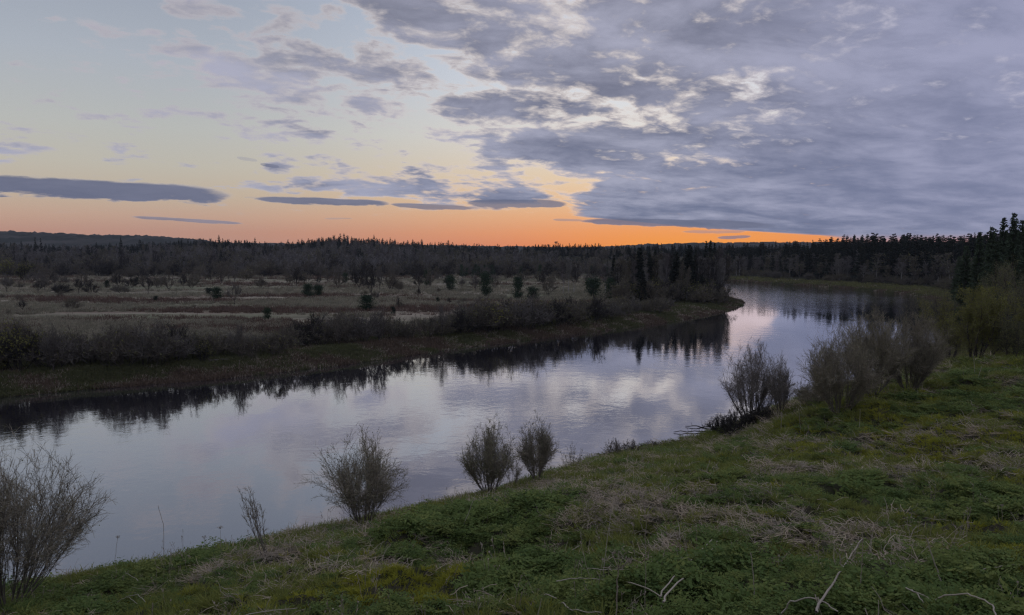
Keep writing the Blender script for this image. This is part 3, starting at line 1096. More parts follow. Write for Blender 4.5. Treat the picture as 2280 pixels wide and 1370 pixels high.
# ------------------------------------------------------------------ things
def thing(name, label, cat, loc, rz=0.0, scale=1.0, group=None):
    o = bpy.data.objects.new(name, None)
    o.empty_display_size = 0.3
    COL.objects.link(o)
    o.location = tuple(float(v) for v in loc)
    o.rotation_euler = (0, 0, rz)
    o.scale = (scale,) * 3 if np.isscalar(scale) else tuple(scale)
    o['label'] = label
    o['category'] = cat
    if group:
        o['group'] = group
    return o


def part(name, me, parent):
    o = bpy.data.objects.new(name, me)
    COL.objects.link(o)
    o.parent = parent
    if name in ('buds', 'leaves', 'twigs'):
        o['kind'] = 'stuff'
    return o


def plant(name, label, cat, meshes, part_names, loc, rz=None, scale=1.0, group=None):
    t = thing(name, label, cat, loc, RNG.uniform(0, 6.283) if rz is None else rz, scale, group)
    for pn, me in zip(part_names, meshes):
        if me is not None:
            part(pn, me, t)
    return t


def geo_top(px, py_top, base):
    """world height above the base point of a photo row, seen at the base's distance"""
    r = ray(px, py_top)
    return EYE + r[2] / r[1] * base[1] - base[2]


# ------------------------------------------------------------------ bushes on the near bank
def near_bush(name, label, seed, px, py, Y, py_top, wpx, group=None, rz=0.0, cat='bush', **kw):
    base = on_ground(px, Y)
    H = geo_top(px, py_top, base)
    W = wpx / FPX * Y
    ms = bare_bush(seed, H, W, **kw)
    return plant(name, label, cat, ms, ('stems', 'twigs', 'buds'), base, rz, 1.0, group)


WB = 'willow bushes on the near bank'
near_bush('willow_bush', 'large bare willow bush cut by the left photo edge, above the water', 101, -20, 1300, 25.8, 985, 380, WB, stems=22, kids=14, buds=1800, bud_size=0.060, thin=1.0, lean=(0.02, 0))
near_bush('willow_bush', 'wide willow bush with low spreading stems on the crest of the grassy bank', 102, 802, 1150, 34.8, 958, 200, WB, stems=16, buds=2250, bud_size=0.075)
near_bush('willow_bush', 'upright greenish budding willow bush, bigger of the pair before the bright water', 103, 1088, 1088, 42.3, 935, 122, WB, stems=15, buds=3900, bud_size=0.087)
near_bush('willow_bush', 'narrower willow bush just right of the bigger budding one', 104, 1197, 1060, 45.5, 926, 100, WB, stems=13, buds=1950, bud_size=0.075)
near_bush('willow_bush', 'small thin willow shoot between the two budding bushes on the crest', 105, 1143, 1074, 44, 1000, 48, WB, stems=6, kids=4, buds=120, dens=0.7)
near_bush('willow_bush', 'sparse low twiggy bush on the crest beyond the budding pair', 106, 1275, 1036, 50.5, 985, 70, WB, stems=7, kids=4, buds=60, dens=0.5)
near_bush('bush', 'fan shaped bare sapling alone on the crest of the left bank', 107, 580, 1196, 29.6, 1070, 62, None, stems=7, kids=2, buds=40, dens=0.45, lean=(-0.2, 0), low=0.25, thin=1.2)
BR = 'brown brushwood along the water edge'
for i, (px, Y, top, w, lab) in enumerate([
        (1368, 55.2, 972, 60, 'tangled brown brush clump at the near end of the low brush row'),
        (1410, 56.5, 976, 60, 'low brown brush clump second from the near end of the brush row'),
        (1455, 57.8, 980, 62, 'low brown brush clump in the far half of the brush row'),
        (1500, 59.0, 979, 56, 'low brown brush clump at the far end of the brush row beside the grass')]):
    near_bush('brush_clump', lab, 120 + i, px, 1010, Y, top, w, BR, stems=14, kids=5, buds=0, thin=1.0, dens=1.0, low=0.7, mats=('dark_bark', 'twig_brown', 'bud_olive'))
for i, (px, Y, top, w, lab) in enumerate([
        (1612, 62.6, 918, 74, 'dark brushwood heap leaning out over the water under the alder'),
        (1655, 62.0, 900, 90, 'dark dense brushwood mound at the foot of the alder'),
        (1702, 61.2, 892, 84, 'dark brushwood mound on the inland side of the alder'),
        (1640, 60.8, 926, 90, 'low dark brushwood in front of the alder above the grass')]):
    near_bush('brush_clump', lab, 130 + i, px, 950, Y, top, w, BR, stems=22, kids=6, buds=0, thin=1.25, dens=1.1, low=0.7, mats=('twig_dark', 'twig_dark', 'bud_olive'))
near_bush('alder_tree', 'bare rounded alder tree rising from the dark brushwood by the water', 108, 1680, 932, 62.4, 762, 138, None, stems=14, kids=15, buds=1500, bud_size=0.090, thin=1.25, cat='tree', mats=('willow_bark', 'alder_twig', 'alder_twig'))
near_bush('alder_tree', 'slim bare alder standing just right of the rounded alder', 109, 1746, 922, 60.5, 786, 62, None, stems=8, buds=750, bud_size=0.075, thin=1.1, cat='tree', mats=('willow_bark', 'alder_twig', 'bud_olive'))
near_bush('willow_bush', 'broad fan shaped willow bush, nearest of the big cluster on the right', 110, 1880, 917, 51.2, 730, 190, WB, stems=22, kids=14, buds=4800, bud_size=0.075, thin=1.1, dens=1.25)
near_bush('willow_bush', 'brownish willow bush in the middle of the cluster behind the fan shaped one', 111, 1950, 893, 55.5, 688, 150, WB, stems=22, buds=3900, bud_size=0.083, thin=1.1, dens=1.3, mats=('willow_bark', 'willow_twig', 'leaf_olive'))
near_bush('willow_bush', 'dense rounded willow bush at the inland end of the cluster, grass at its foot', 112, 2035, 864, 58.5, 684, 160, WB, stems=22, buds=4500, bud_size=0.083, thin=1.1, dens=1.3, mats=('willow_bark', 'willow_twig', 'leaf_mid'))
near_bush('willow_bush', 'low willow bush half hidden between the slim alder and the fan shaped one', 113, 1815, 912, 58.5, 842, 95, WB, stems=18, buds=1350, bud_size=0.075, dens=1.1)


def big_willow(label, seed, px, Y, py_top, wpx, group='leafing willows on the right', **kw):
    base = on_ground(px, Y)
    H = geo_top(px, py_top, base)
    W = wpx / FPX * Y
    ms = leafy_willow(seed, H, W, **kw)
    return plant('willow_tree', label, 'tree', ms, ('stems', 'twigs', 'leaves'), base, 0.3 * seed, 1.0, group)


big_willow('round olive leafing willow with dark bare stems, nearest of the trees on the right', 201, 2178, 72, 640, 195, n=42000, leaf=0.13)
big_willow('tall brownish willow behind the round olive one, reaching the right photo edge', 202, 2262, 80, 585, 200, n=16000, leaf=0.10, mats=('dark_bark', 'twig_brown', 'leaf_mid', 'leaf_olive'))
big_willow('low olive willow beside the water end of the round olive one', 203, 2118, 84, 668, 120, n=16000, leaf=0.12)
big_willow('small dark willow under the tall brownish one at the right photo edge', 204, 2262, 68, 712, 120, n=9000, leaf=0.10, mats=('dark_bark', 'twig_dark', 'leaf_mid', 'leaf_olive'))
big_willow('thin brown willow farther along the right shore, behind the low olive one', 205, 2112, 118, 640, 80, n=6000, leaf=0.13, mats=('dark_bark', 'twig_brown', 'leaf_mid', 'leaf_olive'))

# ------------------------------------------------------------------ dead stalks on the slope


def tube_mesh(name, pts, r0, r1, m, sides=5):
    pts = np.asarray(pts, float)[None]
    k = pts.shape[1]
    g = Geo(1)
    g.chains(pts, radii(np.array([r0]), r1, 1, k), 0, sides)
    # closing caps
    last = g.n
    return g.mesh(name, [MATS[m]])


def refine(pts, n=4, jit=0.01, rng=RNG):
    """denser, slightly crooked polyline through PTS"""
    out = [pts[0]]
    for a, b in zip(pts[:-1], pts[1:]):
        for i in range(1, n + 1):
            p = a + (b - a) * i / n
            if i < n:
                p = p + rng.normal(size=3) * jit
            out.append(p)
    return np.array(out)


def umbel_mesh(size, m, seed):
    rng = np.random.default_rng(seed)
    n = 13
    a = rng.uniform(0, 6.283, n)
    el = rng.uniform(0.25, 1.3, n)
    d = np.stack([np.cos(a) * np.cos(el), np.sin(a) * np.cos(el), np.sin(el)], 1)
    g = Geo(seed)
    st = np.zeros((n, 3))
    P = grow(rng, st, d, size * rng.uniform(0.7, 1.1, n), 3, 0.08, 0.05)
    g.chains(P, radii(np.full(n, 0.005), 0.003, n, 4), 0, 3)
    e = P[:, -1].repeat(5, 0)
    d2 = rng.normal(size=(len(e), 3)) + np.array([0, 0, 0.9])
    P2 = grow(rng, e, d2, size * 0.3, 1, 0.1, 0)
    g.ribbons(P2, np.full((len(e), 2), 0.004), 0)
    return g.mesh('umbel', [MATS[m]])


def stalk(label, pix, kind='up', rad=0.012, m='stalk_pale', umbel=0.0, shift=1.15, name='dead_stalk', group='dead stalks on the slope', side=None):
    """pix: photo points from the foot upwards. 'up' stands at the foot's distance, 'lie' follows the slope"""
    f = hit(*pix[0])
    view = np.array((0, 0, EYE)) - f
    f2 = f + view / np.linalg.norm(view) * shift       # stands nearer than the hidden ground, above the leaves
    pts = []
    for i, (px, py) in enumerate(pix):
        if kind == 'up':
            r = ray(px, py)
            Y = f2[1] - 0.12 * i / max(1, len(pix) - 1)
            pts.append(np.array((r[0] / r[1] * Y, Y, EYE + r[2] / r[1] * Y)))
        else:
            q = hit(px, py)
            dd = np.array((0, 0, EYE)) - q
            pts.append(q + dd / np.linalg.norm(dd) * shift)
    if kind == 'up':
        b = pts[0].copy()
        b[2] = float(height(b[:1], b[1:2])[0]) - 0.05
        pts.insert(0, b)
    else:
        # a stiff stalk rests on the leaves: bring it towards the eye until all of it clears them
        raw = [hit(px, py) for px, py in pix]
        for sh in np.arange(0.5, 4.0, 0.15):
            pts = []
            for kk, (px, py) in enumerate(pix):
                w = kk / max(1, len(pix) - 1)
                Y = raw[0][1] * (1 - w) + raw[-1][1] * w
                r = ray(px, py)
                q = np.array((r[0] / r[1] * Y, Y, EYE + r[2] / r[1] * Y))
                dd = np.array((0, 0, EYE)) - q
                pts.append(q + dd / np.linalg.norm(dd) * sh)
            fine = refine(pts, 5, 0.0)
            if (fine[:, 2] - height(fine[:, 0], fine[:, 1])).min() > 0.24:
                break
        b = pts[0] + (pts[0] - pts[1]) / np.linalg.norm(pts[0] - pts[1]) * 0.3
        b[2] -= 0.06
        pts.insert(0, b)
    pts = np.array(pts)
    o0 = pts[0].copy()
    loc = pts - o0
    P = refine(list(loc), 4, 0.007)
    t = thing(name, label, 'dead stalk', o0, 0, 1.0, group)
    part('stalk', tube_mesh('stalk', P, rad * 0.95, rad * 0.62, m), t)
    if umbel:
        u = part('umbel', umbel_mesh(umbel, m, len(label) * 7), t)
        u.location = tuple(P[-1])
    if side is not None:
        a = P[int(len(P) * side[0])]
        px, py = side[1]
        r = ray(px, py)
        Y = f2[1]
        b = np.array((r[0] / r[1] * Y, Y, EYE + r[2] / r[1] * Y)) - o0
        part('side_shoot', tube_mesh('side_shoot', refine([a, b], 3, 0.01), rad * 0.6, rad * 0.3, m), t)
    return t


ST = [
    ('tall brown broken reed with a bent tip on the left crest', [(370, 1264), (365, 1240), (364, 1168), (352, 1126)], 'up', 0.013, 'stalk_brown', 0, (0.45, (341, 1226))),
    ('slim pale stalk with a dark seed head at the left crest edge', [(259, 1279), (256, 1243), (262, 1199)], 'up', 0.010, 'stalk_pale', 0.10, None),
    ('stalk with a brown umbel and whitish foot left of the fan shaped sapling', [(493, 1238), (491, 1205), (490, 1178)], 'up', 0.008, 'stalk_pale', 0.13, None),
    ('short stalk with a small umbel nearest the fan shaped sapling on its left', [(519, 1212), (523, 1179)], 'up', 0.006, 'stalk_brown', 0.10, None),
    ('thin stalk between two umbel stalks on the left crest', [(506, 1216), (508, 1184)], 'up', 0.006, 'stalk_brown', 0.09, None),
    ('brown umbel stalk standing lowest on the left crest, over the water', [(458, 1232), (455, 1200)], 'up', 0.007, 'stalk_brown', 0.12, None),
    ('thin dark twig at the left crest by the big willow', [(162, 1305), (152, 1268)], 'up', 0.008, 'stalk_brown', 0, None),
    ('pale stalk lying downhill on the left crest below the slim seed head', [(303, 1288), (279, 1276)], 'lie', 0.012, 'stalk_pale', 0, None),
    ('bent white stalk arching over the leaves at the lower left', [(271, 1334), (290, 1327), (308, 1324), (324, 1341)], 'lie', 0.012, 'stalk_pale', 0, None),
    ('thin white stalk fanning right from the arching one at the lower left', [(288, 1330), (306, 1345)], 'lie', 0.009, 'stalk_pale', 0, None),
    ('pale stalk lying nearly level at the bottom between moss and leaves', [(556, 1367), (610, 1359), (662, 1354)], 'lie', 0.012, 'stalk_pale', 0, None),
    ('short pale stalk lying level above the bottom left moss', [(503, 1324), (536, 1323)], 'lie', 0.012, 'stalk_pale', 0, None),
    ('pale broken stub poking from the grass right of the wide willow bush', [(916, 1160), (907, 1145)], 'up', 0.022, 'stalk_pale', 0, None),
    ('leaning pale stalk at the edge of the dark hollow', [(1031, 1173), (1045, 1138), (1059, 1100)], 'up', 0.015, 'stalk_pale', 0, None),
    ('short leaning straw stalk left of the dark hollow', [(955, 1168), (974, 1150)], 'up', 0.011, 'stalk_brown', 0, None),
    ('thick broken pale stem lying tilted in the middle of the green slope', [(1245, 1244), (1268, 1229), (1291, 1215)], 'lie', 0.024, 'stalk_pale', 0, None),
    ('thin upright straw stalk left of the thick broken stem', [(1240, 1231), (1242, 1208), (1244, 1185)], 'up', 0.008, 'stalk_brown', 0, None),
    ('tall slim upright stalk in the middle of the foreground slope', [(1345, 1262), (1352, 1200), (1362, 1133)], 'up', 0.010, 'stalk_pale', 0, None),
    ('thin grey upright stalk right of the tall slim one', [(1436, 1313), (1438, 1230), (1439, 1156)], 'up', 0.007, 'stalk_brown', 0.08, None),
    ('upright stalk carrying a wide dry umbel near the bottom', [(1372, 1368), (1374, 1300), (1377, 1268)], 'up', 0.012, 'stalk_brown', 0.30, None),
    ('straight pale stalk lying level behind the wide umbel', [(1309, 1266), (1355, 1268), (1402, 1269)], 'lie', 0.013, 'stalk_pale', 0, None),
    ('long white stalk lying level in front of the level pale one', [(1271, 1288), (1310, 1288), (1346, 1292)], 'lie', 0.013, 'stalk_pale', 0, None),
    ('white bowed stalk lying towards the crossed pair of stems', [(1386, 1294), (1412, 1300), (1445, 1312), (1470, 1328)], 'lie', 0.013, 'stalk_pale', 0, None),
    ('upper of two parallel pale stems leaning on the slope', [(1474, 1316), (1520, 1264), (1585, 1202)], 'lie', 0.015, 'stalk_pale', 0, None),
    ('lower of two parallel pale stems leaning on the slope', [(1482, 1326), (1530, 1276), (1590, 1219)], 'lie', 0.017, 'stalk_pale', 0, None),
    ('short white stalk lying low in the leaves at the bottom middle', [(1216, 1323), (1240, 1333)], 'lie', 0.014, 'stalk_pale', 0, None),
    ('crooked white stalk end at the bottom photo edge in the middle', [(1254, 1342), (1268, 1356), (1300, 1362), (1340, 1364)], 'lie', 0.013, 'stalk_pale', 0, None),
    ('upright pale stalk standing in dark leaves right of the parallel stems', [(1680, 1313), (1676, 1270), (1671, 1230)], 'up', 0.011, 'stalk_pale', 0, None),
    ('long pale pole leaning up the slope, tallest in the lower right', [(1822, 1346), (1858, 1295), (1890, 1245), (1920, 1200)], 'lie', 0.019, 'stalk_pale', 0, None),
    ('brown upright stalk crossing the top of the long leaning pole', [(1917, 1280), (1920, 1240), (1921, 1203)], 'up', 0.008, 'stalk_brown', 0, None),
    ('white arched stalk bending over the foot of the long pole', [(1740, 1366), (1760, 1338), (1805, 1331), (1836, 1341), (1866, 1362)], 'lie', 0.015, 'stalk_pale', 0, None),
    ('leaning pale stalk standing alone on the right of the slope', [(2096, 1297), (2078, 1245), (2061, 1195)], 'up', 0.014, 'stalk_pale', 0, None),
    ('white arched stalk at the bottom right bent down to the photo edge', [(2103, 1326), (2155, 1322), (2192, 1336), (2213, 1353), (2218, 1372)], 'lie', 0.013, 'stalk_pale', 0, None),
    ('thin straw stalk lying level at the right photo edge', [(2199, 1265), (2240, 1260), (2276, 1257)], 'lie', 0.010, 'stalk_pale', 0, None),
    ('forked white twig in the leaves left of the lone leaning stalk', [(2017, 1277), (2000, 1257)], 'up', 0.010, 'stalk_pale', 0, (0.5, (2012, 1255))),
    ('short white stick, upper of two near the bottom right arch', [(2055, 1325), (2072, 1336)], 'lie', 0.011, 'stalk_pale', 0, None),
    ('short white stick, lower of two near the bottom right arch', [(2045, 1326), (2056, 1342)], 'lie', 0.011, 'stalk_pale', 0, None),
    ('pale upright stalk in the grass below the dark brushwood', [(1739, 950), (1741, 917)], 'up', 0.022, 'stalk_pale', 0, None),
    ('second pale stalk in the grass right of the dark brushwood', [(1782, 950), (1779, 918)], 'up', 0.018, 'stalk_brown', 0, None),
    ('pale stalk standing under the broad fan shaped willow', [(1914, 948), (1915, 910)], 'up', 0.016, 'stalk_pale', 0, None),
    ('tallest pale stalk in the grass under the round olive willow', [(2170, 832), (2168, 789)], 'up', 0.024, 'stalk_pale', 0, None),
    ('leaning pale stalk right of the tallest under the olive willow', [(2178, 842), (2186, 816)], 'up', 0.022, 'stalk_pale', 0, None),
    ('thin pale stalk left of the tallest under the olive willow', [(2145, 836), (2144, 812)], 'up', 0.018, 'stalk_brown', 0, None),
    ('thin pale stalk farthest right under the round olive willow', [(2193, 818), (2192, 792)], 'up', 0.018, 'stalk_brown', 0, None),
    ('slim dry stalk on the upper right slope near the photo edge', [(2232, 1166), (2231, 1128)], 'up', 0.010, 'stalk_brown', 0.06, None),
    ('short straw stalk in the dry patch above the parallel stems', [(1636, 1128), (1634, 1098)], 'up', 0.010, 'stalk_brown', 0, None),
]
for lab, pix, kind, rad, m, umb, side in ST:
    stalk(lab, pix, kind, rad, m, umb, side=side)


# a few crooked branches fallen into the river below the brushwood
def branch(label, a, b, rad, fork=None):
    p0 = np.array(water_pt(*a) + (0.07,))
    p1 = np.array(water_pt(*b) + (0.10,))
    t = thing('fallen_branch', label, 'branch', p0, 0, 1.0, 'branches lying in the river')
    part('limb', tube_mesh('limb', refine([np.zeros(3), p1 - p0], 6, 0.035), rad * 0.5, rad, 'dark_bark'), t)
    for k, f in enumerate(fork or []):
        q = (p1 - p0) * f
        part('twig', tube_mesh('twig', refine([q, q + np.array([-0.12 + 0.1 * k, 0.1, 0.35 + 0.2 * k])], 2, 0.02), rad * 0.3, rad * 0.12, 'dark_bark'), t)


branch('long dark branch lying level in the water below the brushwood', (1500, 964), (1592, 962), 0.06, [0.35, 0.62, 0.8])
branch('shorter dark branch in the water just beyond the long one', (1526, 951), (1580, 953), 0.06, [0.3, 0.7])
branch('thin grey branch end over the water by the low brush row', (1322, 1013), (1352, 1017), 0.05, [])


# ------------------------------------------------------------------ the far bank, meadow and woods
def stretch(px, stops):
    """the phrase of the stretch that a photo column lies in"""
    for x1, s in stops:
        if px < x1:
            return s
    return stops[-1][1]


THICK = [(160, 'beside the dark olive bush'), (330, 'left of the low olive dome bush'), (520, 'around the low olive dome bush'), (660, 'below the pine nearest the river'),
         (820, 'below the bushy dark pine'), (980, 'below the slim sapling'), (1130, 'around the yellow green bush'), (1240, 'below the upright dark pine'),
         (1360, 'below the broad green pine'), (9999, 'before the peninsula spruces')]
RIDGE = [(330, 'above the dark left wood'), (480, 'left of the lone round bare tree'), (600, 'above the lone round bare tree'), (700, 'above the two touching pines'), (840, 'at the ridge top above the tall bare tree'),
         (960, 'above the slim sapling'), (1080, 'above the conical and tiered pines'), (9999, 'where the ridge falls towards the glow')]
BELT = [(200, 'near the two olive trees'), (420, 'behind the left meadow bushes'), (640, 'behind the lone round bare tree'), (800, 'behind the two touching pines'), (960, 'around the tall pale bare tree'), (1100, 'by the conical pine'), (9999, 'by the pale birches')]
RIGHTB = [(1700, 'near the narrow mouth of the bend'), (1800, 'in the left half of the bend'), (1900, 'above the middle of the bend'), (2000, 'above the low grassy shore of the bend'), (9999, 'towards the tall edge spruces')]


TH = [far_bush(300 + i, 4.0, 4.2 + 0.5 * (i % 3), tw=0.016, leaves=(40, 150, 260, 60, 110)[i % 5],
               mats=[('twig_dark', 'twig_grey', 'leaf_mid'), ('twig_dark', 'twig_brown', 'leaf_mid'), ('twig_dark', 'twig_brown', 'leaf_olive'), ('twig_dark', 'twig_dark', 'leaf_mid'), ('twig_dark', 'twig_brown', 'leaf_olive')][i % 5])
      for i in range(8)]
OLIVE = far_bush(340, 4.0, 4.6, tw=0.016, leaves=900, leaf=0.26, mats=('twig_dark', 'twig_brown', 'leaf_yellow'))
DARKB = far_bush(341, 4.0, 4.6, tw=0.018, leaves=700, leaf=0.26, mats=('twig_dark', 'twig_dark', 'leaf_olive'))


def bush_at(label, base, H, W, ms, group, name='willow_bush', cat='bush'):
    return plant(name, label, cat, ms, ('stems', 'crown'), base, RNG.uniform(0, 6.28), (W / 4.4, W / 4.4, H / 4.0), group)


BASE = np.array([(-60, 832), (0, 828), (100, 822), (300, 812), (600, 790), (640, 778), (850, 760), (1050, 745), (1250, 725), (1400, 705), (1500, 692)], float)
TOPS = np.array([(-60, 725), (0, 722), (80, 742), (200, 752), (290, 735), (350, 732), (430, 748), (520, 745), (600, 750), (650, 724), (760, 705), (900, 713), (1000, 706), (1060, 678), (1150, 670), (1230, 678), (1300, 668), (1400, 668), (1500, 664)], float)
TG = 'thicket bushes along the far bank'
row_lab = {'front': 'bare grey brown willow bush in the front row of the far bank thicket',
           'back': 'bare willow bush in the back row of the far bank thicket, towards the meadow',
           'tip': 'soft olive grey willow bush in the thicket before the peninsula trees'}
x = -40.0
k = 0
while x < 1500:
    by = np.interp(x, BASE[:, 0], BASE[:, 1])
    for row in range(2):
        xx = x + RNG.uniform(-8, 8) + row * 14
        b0 = hit(xx, by + RNG.uniform(-5, 4))
        base = b0 if row == 0 else on_ground(xx, b0[1] * (1.06 + 0.03 * RNG.random()))
        H = max(1.6, geo_top(xx, np.interp(xx, TOPS[:, 0], TOPS[:, 1]), base)) * RNG.uniform(1.05, 1.42) * (0.92 if row == 0 else 1.05)
        W = H * RNG.uniform(1.15, 1.6)
        lab = row_lab['tip' if xx > 1130 else ('front' if row == 0 else 'back')]
        ms = TH[int(RNG.integers(0, 8))]
        if xx > 1150 and RNG.random() < 0.4:
            ms = TH[2]
        if -20 < xx < 60 and row == 0:
            ms, H, W = DARKB, geo_top(xx, 722, base), 5.4
            lab = 'big dark olive bush at the left end of the far bank thicket' if k == 0 else lab
        bush_at(lab if 'big' in lab else lab.split(' in the ')[0] + (', front row, ' if row == 0 else ', back row, ') + stretch(xx, THICK), base, H, W, ms, TG if 'big' not in lab else None)
        k += 1
    step = 40 - 14 * (x / 1500)
    x += step * RNG.uniform(0.75, 1.2)
for lab, px, by, top, w, ms in [
        ('yellow green budding bush standing out of the far bank thicket', 1092, 738, 668, 86, OLIVE),
        ('olive dome shaped bush low in the middle of the left thicket', 452, 806, 755, 50, DARKB),
        ('green bush at the water side of the peninsula trees', 1592, 672, 650, 36, TH[2])]:
    b = hit(px, by)
    bush_at(lab, b, geo_top(px, top, b), w / FPX * b[1], ms, None)
# small shrubs on the grassy strip of the far bank
for lab, px, by, h, w in [('low shrub clump on the far bank grass below the thicket gap', 610, 792, 26, 40), ('low shrub by the far bank water line left of the grassy strip', 560, 800, 18, 30)]:
    b = hit(px, by)
    bush_at(lab, b, h / FPX * b[1], w / FPX * b[1], TH[1], None)

# pale driftwood on the far bank
for lab, p, q in [('pale driftwood log stranded on the far bank below the left thicket', (466, 806), (522, 804)),
                  ('short weathered log on the far bank grass in the middle', (880, 762), (905, 764)),
                  ('thin pale log low on the far bank near the left end', (230, 818), (278, 816))]:
    a, b = hit(*p), hit(*q)
    t = thing('driftwood_log', lab, 'log', a + np.array((0, 0, 0.15)), 0, 1.0, 'driftwood on the far bank')
    part('trunk', tube_mesh('log', refine([np.zeros(3), b - a], 4, 0.05), 0.16, 0.07, 'drift_wood', 6), t)
    part('root_stub', tube_mesh('root_stub', refine([np.zeros(3), np.array([-0.4, 0.1, 0.45])], 2, 0.05), 0.09, 0.04, 'drift_wood', 5), t)

# ---- lone trees on the meadow
PINES = [pine(400 + i, 5.0, 3.8, clumps=70, blade=0.42, per=40, mats=('dark_bark', 'needle_mid')) for i in range(4)]
JUN = [pine(420 + i, 3.0, 2.4, clumps=56, blade=0.30, per=36, mats=('dark_bark', 'needle_dark')) for i in range(3)]
BARE = [round_tree(440 + i, 8.0, 6.4, tw=0.034, mats=('dark_bark', ('twig_dark', 'twig_grey', 'twig_brown', 'twig_dark')[i], 'leaf_mid'), clear=(0.16, 0.22, 0.12, 0.25)[i]) for i in range(4)]
RTF = [round_tree(480 + i, 10.0, 8.0, tw=0.075, stems=6, kids=5, n2=6, n3=2, leaves=(0, 0, 0, 160, 0, 90)[i], leaf=0.5,
                  mats=('grey_bark', ('pale_twig', 'pale_twig', 'twig_brown', 'twig_brown', 'twig_dark', 'twig_grey')[i], 'leaf_olive'), clear=0.12, low=0.45) for i in range(6)]
BIRCH = [birch(460 + i, 13.0, 5.0, boughs=46, twigs=9, tw=0.042, leaves=(0, 120, 0, 200)[i], trunks=(1, 1, 2, 1)[i], mats=('birch_bark', ('twig_purple', 'pale_twig', 'twig_dark', 'twig_brown')[i], 'leaf_mid'), crown0=0.36) for i in range(4)]


def tree_px(label, name, cat, px, by, hpx, wpx, ms, H0, W0, parts=('trunk', 'crown'), group=None):
    b = hit(px, by)
    H, W = hpx / FPX * b[1], wpx / FPX * b[1]
    return plant(name, label, cat, ms, parts, b, RNG.uniform(0, 6.28), (W / W0, W / W0, H / H0), group)


PG = 'young pines on the meadow'
for i, (lab, px, by, h, w) in enumerate([
        ('small round dark pine left of the lone round bare tree', 484, 668, 28, 27),
        ('smallest dark pine beside the small round one on the meadow', 465, 657, 16, 18),
        ('left and larger of two touching dark pines on the meadow', 688, 662, 30, 28),
        ('right of two touching dark pines on the meadow', 709, 661, 26, 23),
        ('single dark pine nearest the river on the open meadow', 594, 714, 29, 21),
        ('dark bushy pine before the tall bare birch on the meadow', 817, 692, 34, 36),
        ('little dark pine above the thicket right of the bushy one', 875, 700, 17, 13),
        ('dark conical pine in the middle of the meadow edge', 1002, 649, 36, 26),
        ('tall two tiered pine on the right half of the meadow', 1083, 661, 54, 29),
        ('upright dark pine right of the two tiered pine', 1153, 668, 50, 25),
        ('bright green young pine at the foot of the upright dark pine', 1186, 669, 30, 31),
        ('broad dark green pine at the meadow end of the peninsula wood', 1322, 665, 46, 40),
        ('dark narrow pine beside the broad one at the peninsula wood', 1357, 668, 48, 26),
        ('little dark pine on the left part of the meadow', 238, 641, 17, 13),
        ('tiny dark pine low on the left part of the meadow', 346, 672, 13, 11),
        ('small dark pine at the left meadow edge by dark bushes', 305, 632, 15, 11),
        ('tiny dark pine alone right of the reddish grass', 975, 676, 14, 9),
        ('small pine at the back of the meadow by bare trees', 952, 637, 34, 20),
        ('small dark pine at the back of the meadow before the wood', 768, 632, 24, 14)]):
    if h > 22:
        tree_px(lab, 'pine_tree', 'tree', px, by, h, w, PINES[i % 4], 5.0, 3.8, group=PG)
    else:
        tree_px(lab, 'pine_tree', 'tree', px, by, h, w, JUN[i % 3], 3.0, 2.4, group=PG)
BG = 'bare trees on the meadow'
for i, (lab, px, by, h, w, j) in enumerate([
        ('lone round bare tree with a short trunk on the meadow', 522, 678, 52, 40, 1),
        ('tall bare pale tree in the middle of the meadow above the bushy pine', 826, 662, 82, 46, 0),
        ('bare tree with visible trunk right of the tall pale one', 846, 648, 62, 34, 1),
        ('bare tree next but one to the tall pale one on its right', 868, 648, 56, 34, 2),
        ('bare tree at the left side of the tall pale one', 790, 646, 52, 30, 3),
        ('pale slim sapling standing in reddish meadow grass', 887, 688, 30, 12, 0),
        ('round bare tree left of the conical pine', 958, 640, 44, 40, 2),
        ('bare tree with twin stems left of the upright dark pine', 1058, 650, 42, 34, 1),
        ('round bare tree between the tiered pine and the birches', 1220, 660, 48, 46, 2),
        ('round bare bush like tree at the far left of the meadow', 50, 694, 28, 30, 3),
        ('thin bare tree at the left meadow by dark low bushes', 330, 655, 42, 34, 3),
        ('round bare tree right of the thin one on the left meadow', 376, 648, 44, 36, 2)]):
    tree_px(lab, 'bare_tree', 'tree', px, by, h, w, BARE[j], 8.0, 6.4, group=BG)
for i, (lab, px, by, h, w) in enumerate([
        ('left of the pale trunked birches at the end of the meadow', 1254, 655, 74, 26), ('middle of the pale trunked birches at the end of the meadow', 1266, 652, 82, 28),
        ('right of the pale trunked birches at the end of the meadow', 1278, 654, 70, 26)]):
    tree_px(lab, 'birch_tree', 'tree', px, by, h, w, BIRCH[i], 13.0, 5.0, group='pale birches by the meadow')
for lab, px, by, h, w, ms in [
        ('left of two round olive trees at the left photo edge', 14, 616, 46, 46, OLIVE), ('right of two round olive trees at the left photo edge', 58, 625, 48, 48, DARKB),
        ('wide low dark bush on the left meadow', 135, 654, 24, 62, TH[3]), ('dark dense bush on the left meadow right of the wide low one', 204, 655, 34, 44, TH[3]),
        ('faint brown bush in the dry grass at the left', 162, 690, 30, 46, TH[1]), ('small dark round bush before the tall pale tree row', 932, 657, 17, 20, TH[3]),
        ('brown bush left of the lone pines on the meadow', 275, 655, 22, 34, TH[0]), ('small grey bush in the grass at the far left', 100, 640, 20, 40, TH[4])]:
    b = hit(px, by)
    bush_at(lab, b, h / FPX * b[1], w / FPX * b[1], ms, 'bushes on the meadow')
SLIM = [round_tree(490 + i, 8.0, 4.4, tw=0.016, n2=7, n3=3, mats=('dark_bark', ('twig_grey', 'twig_brown')[i % 2], 'leaf_mid'), clear=0.14, low=0.5) for i in range(3)]
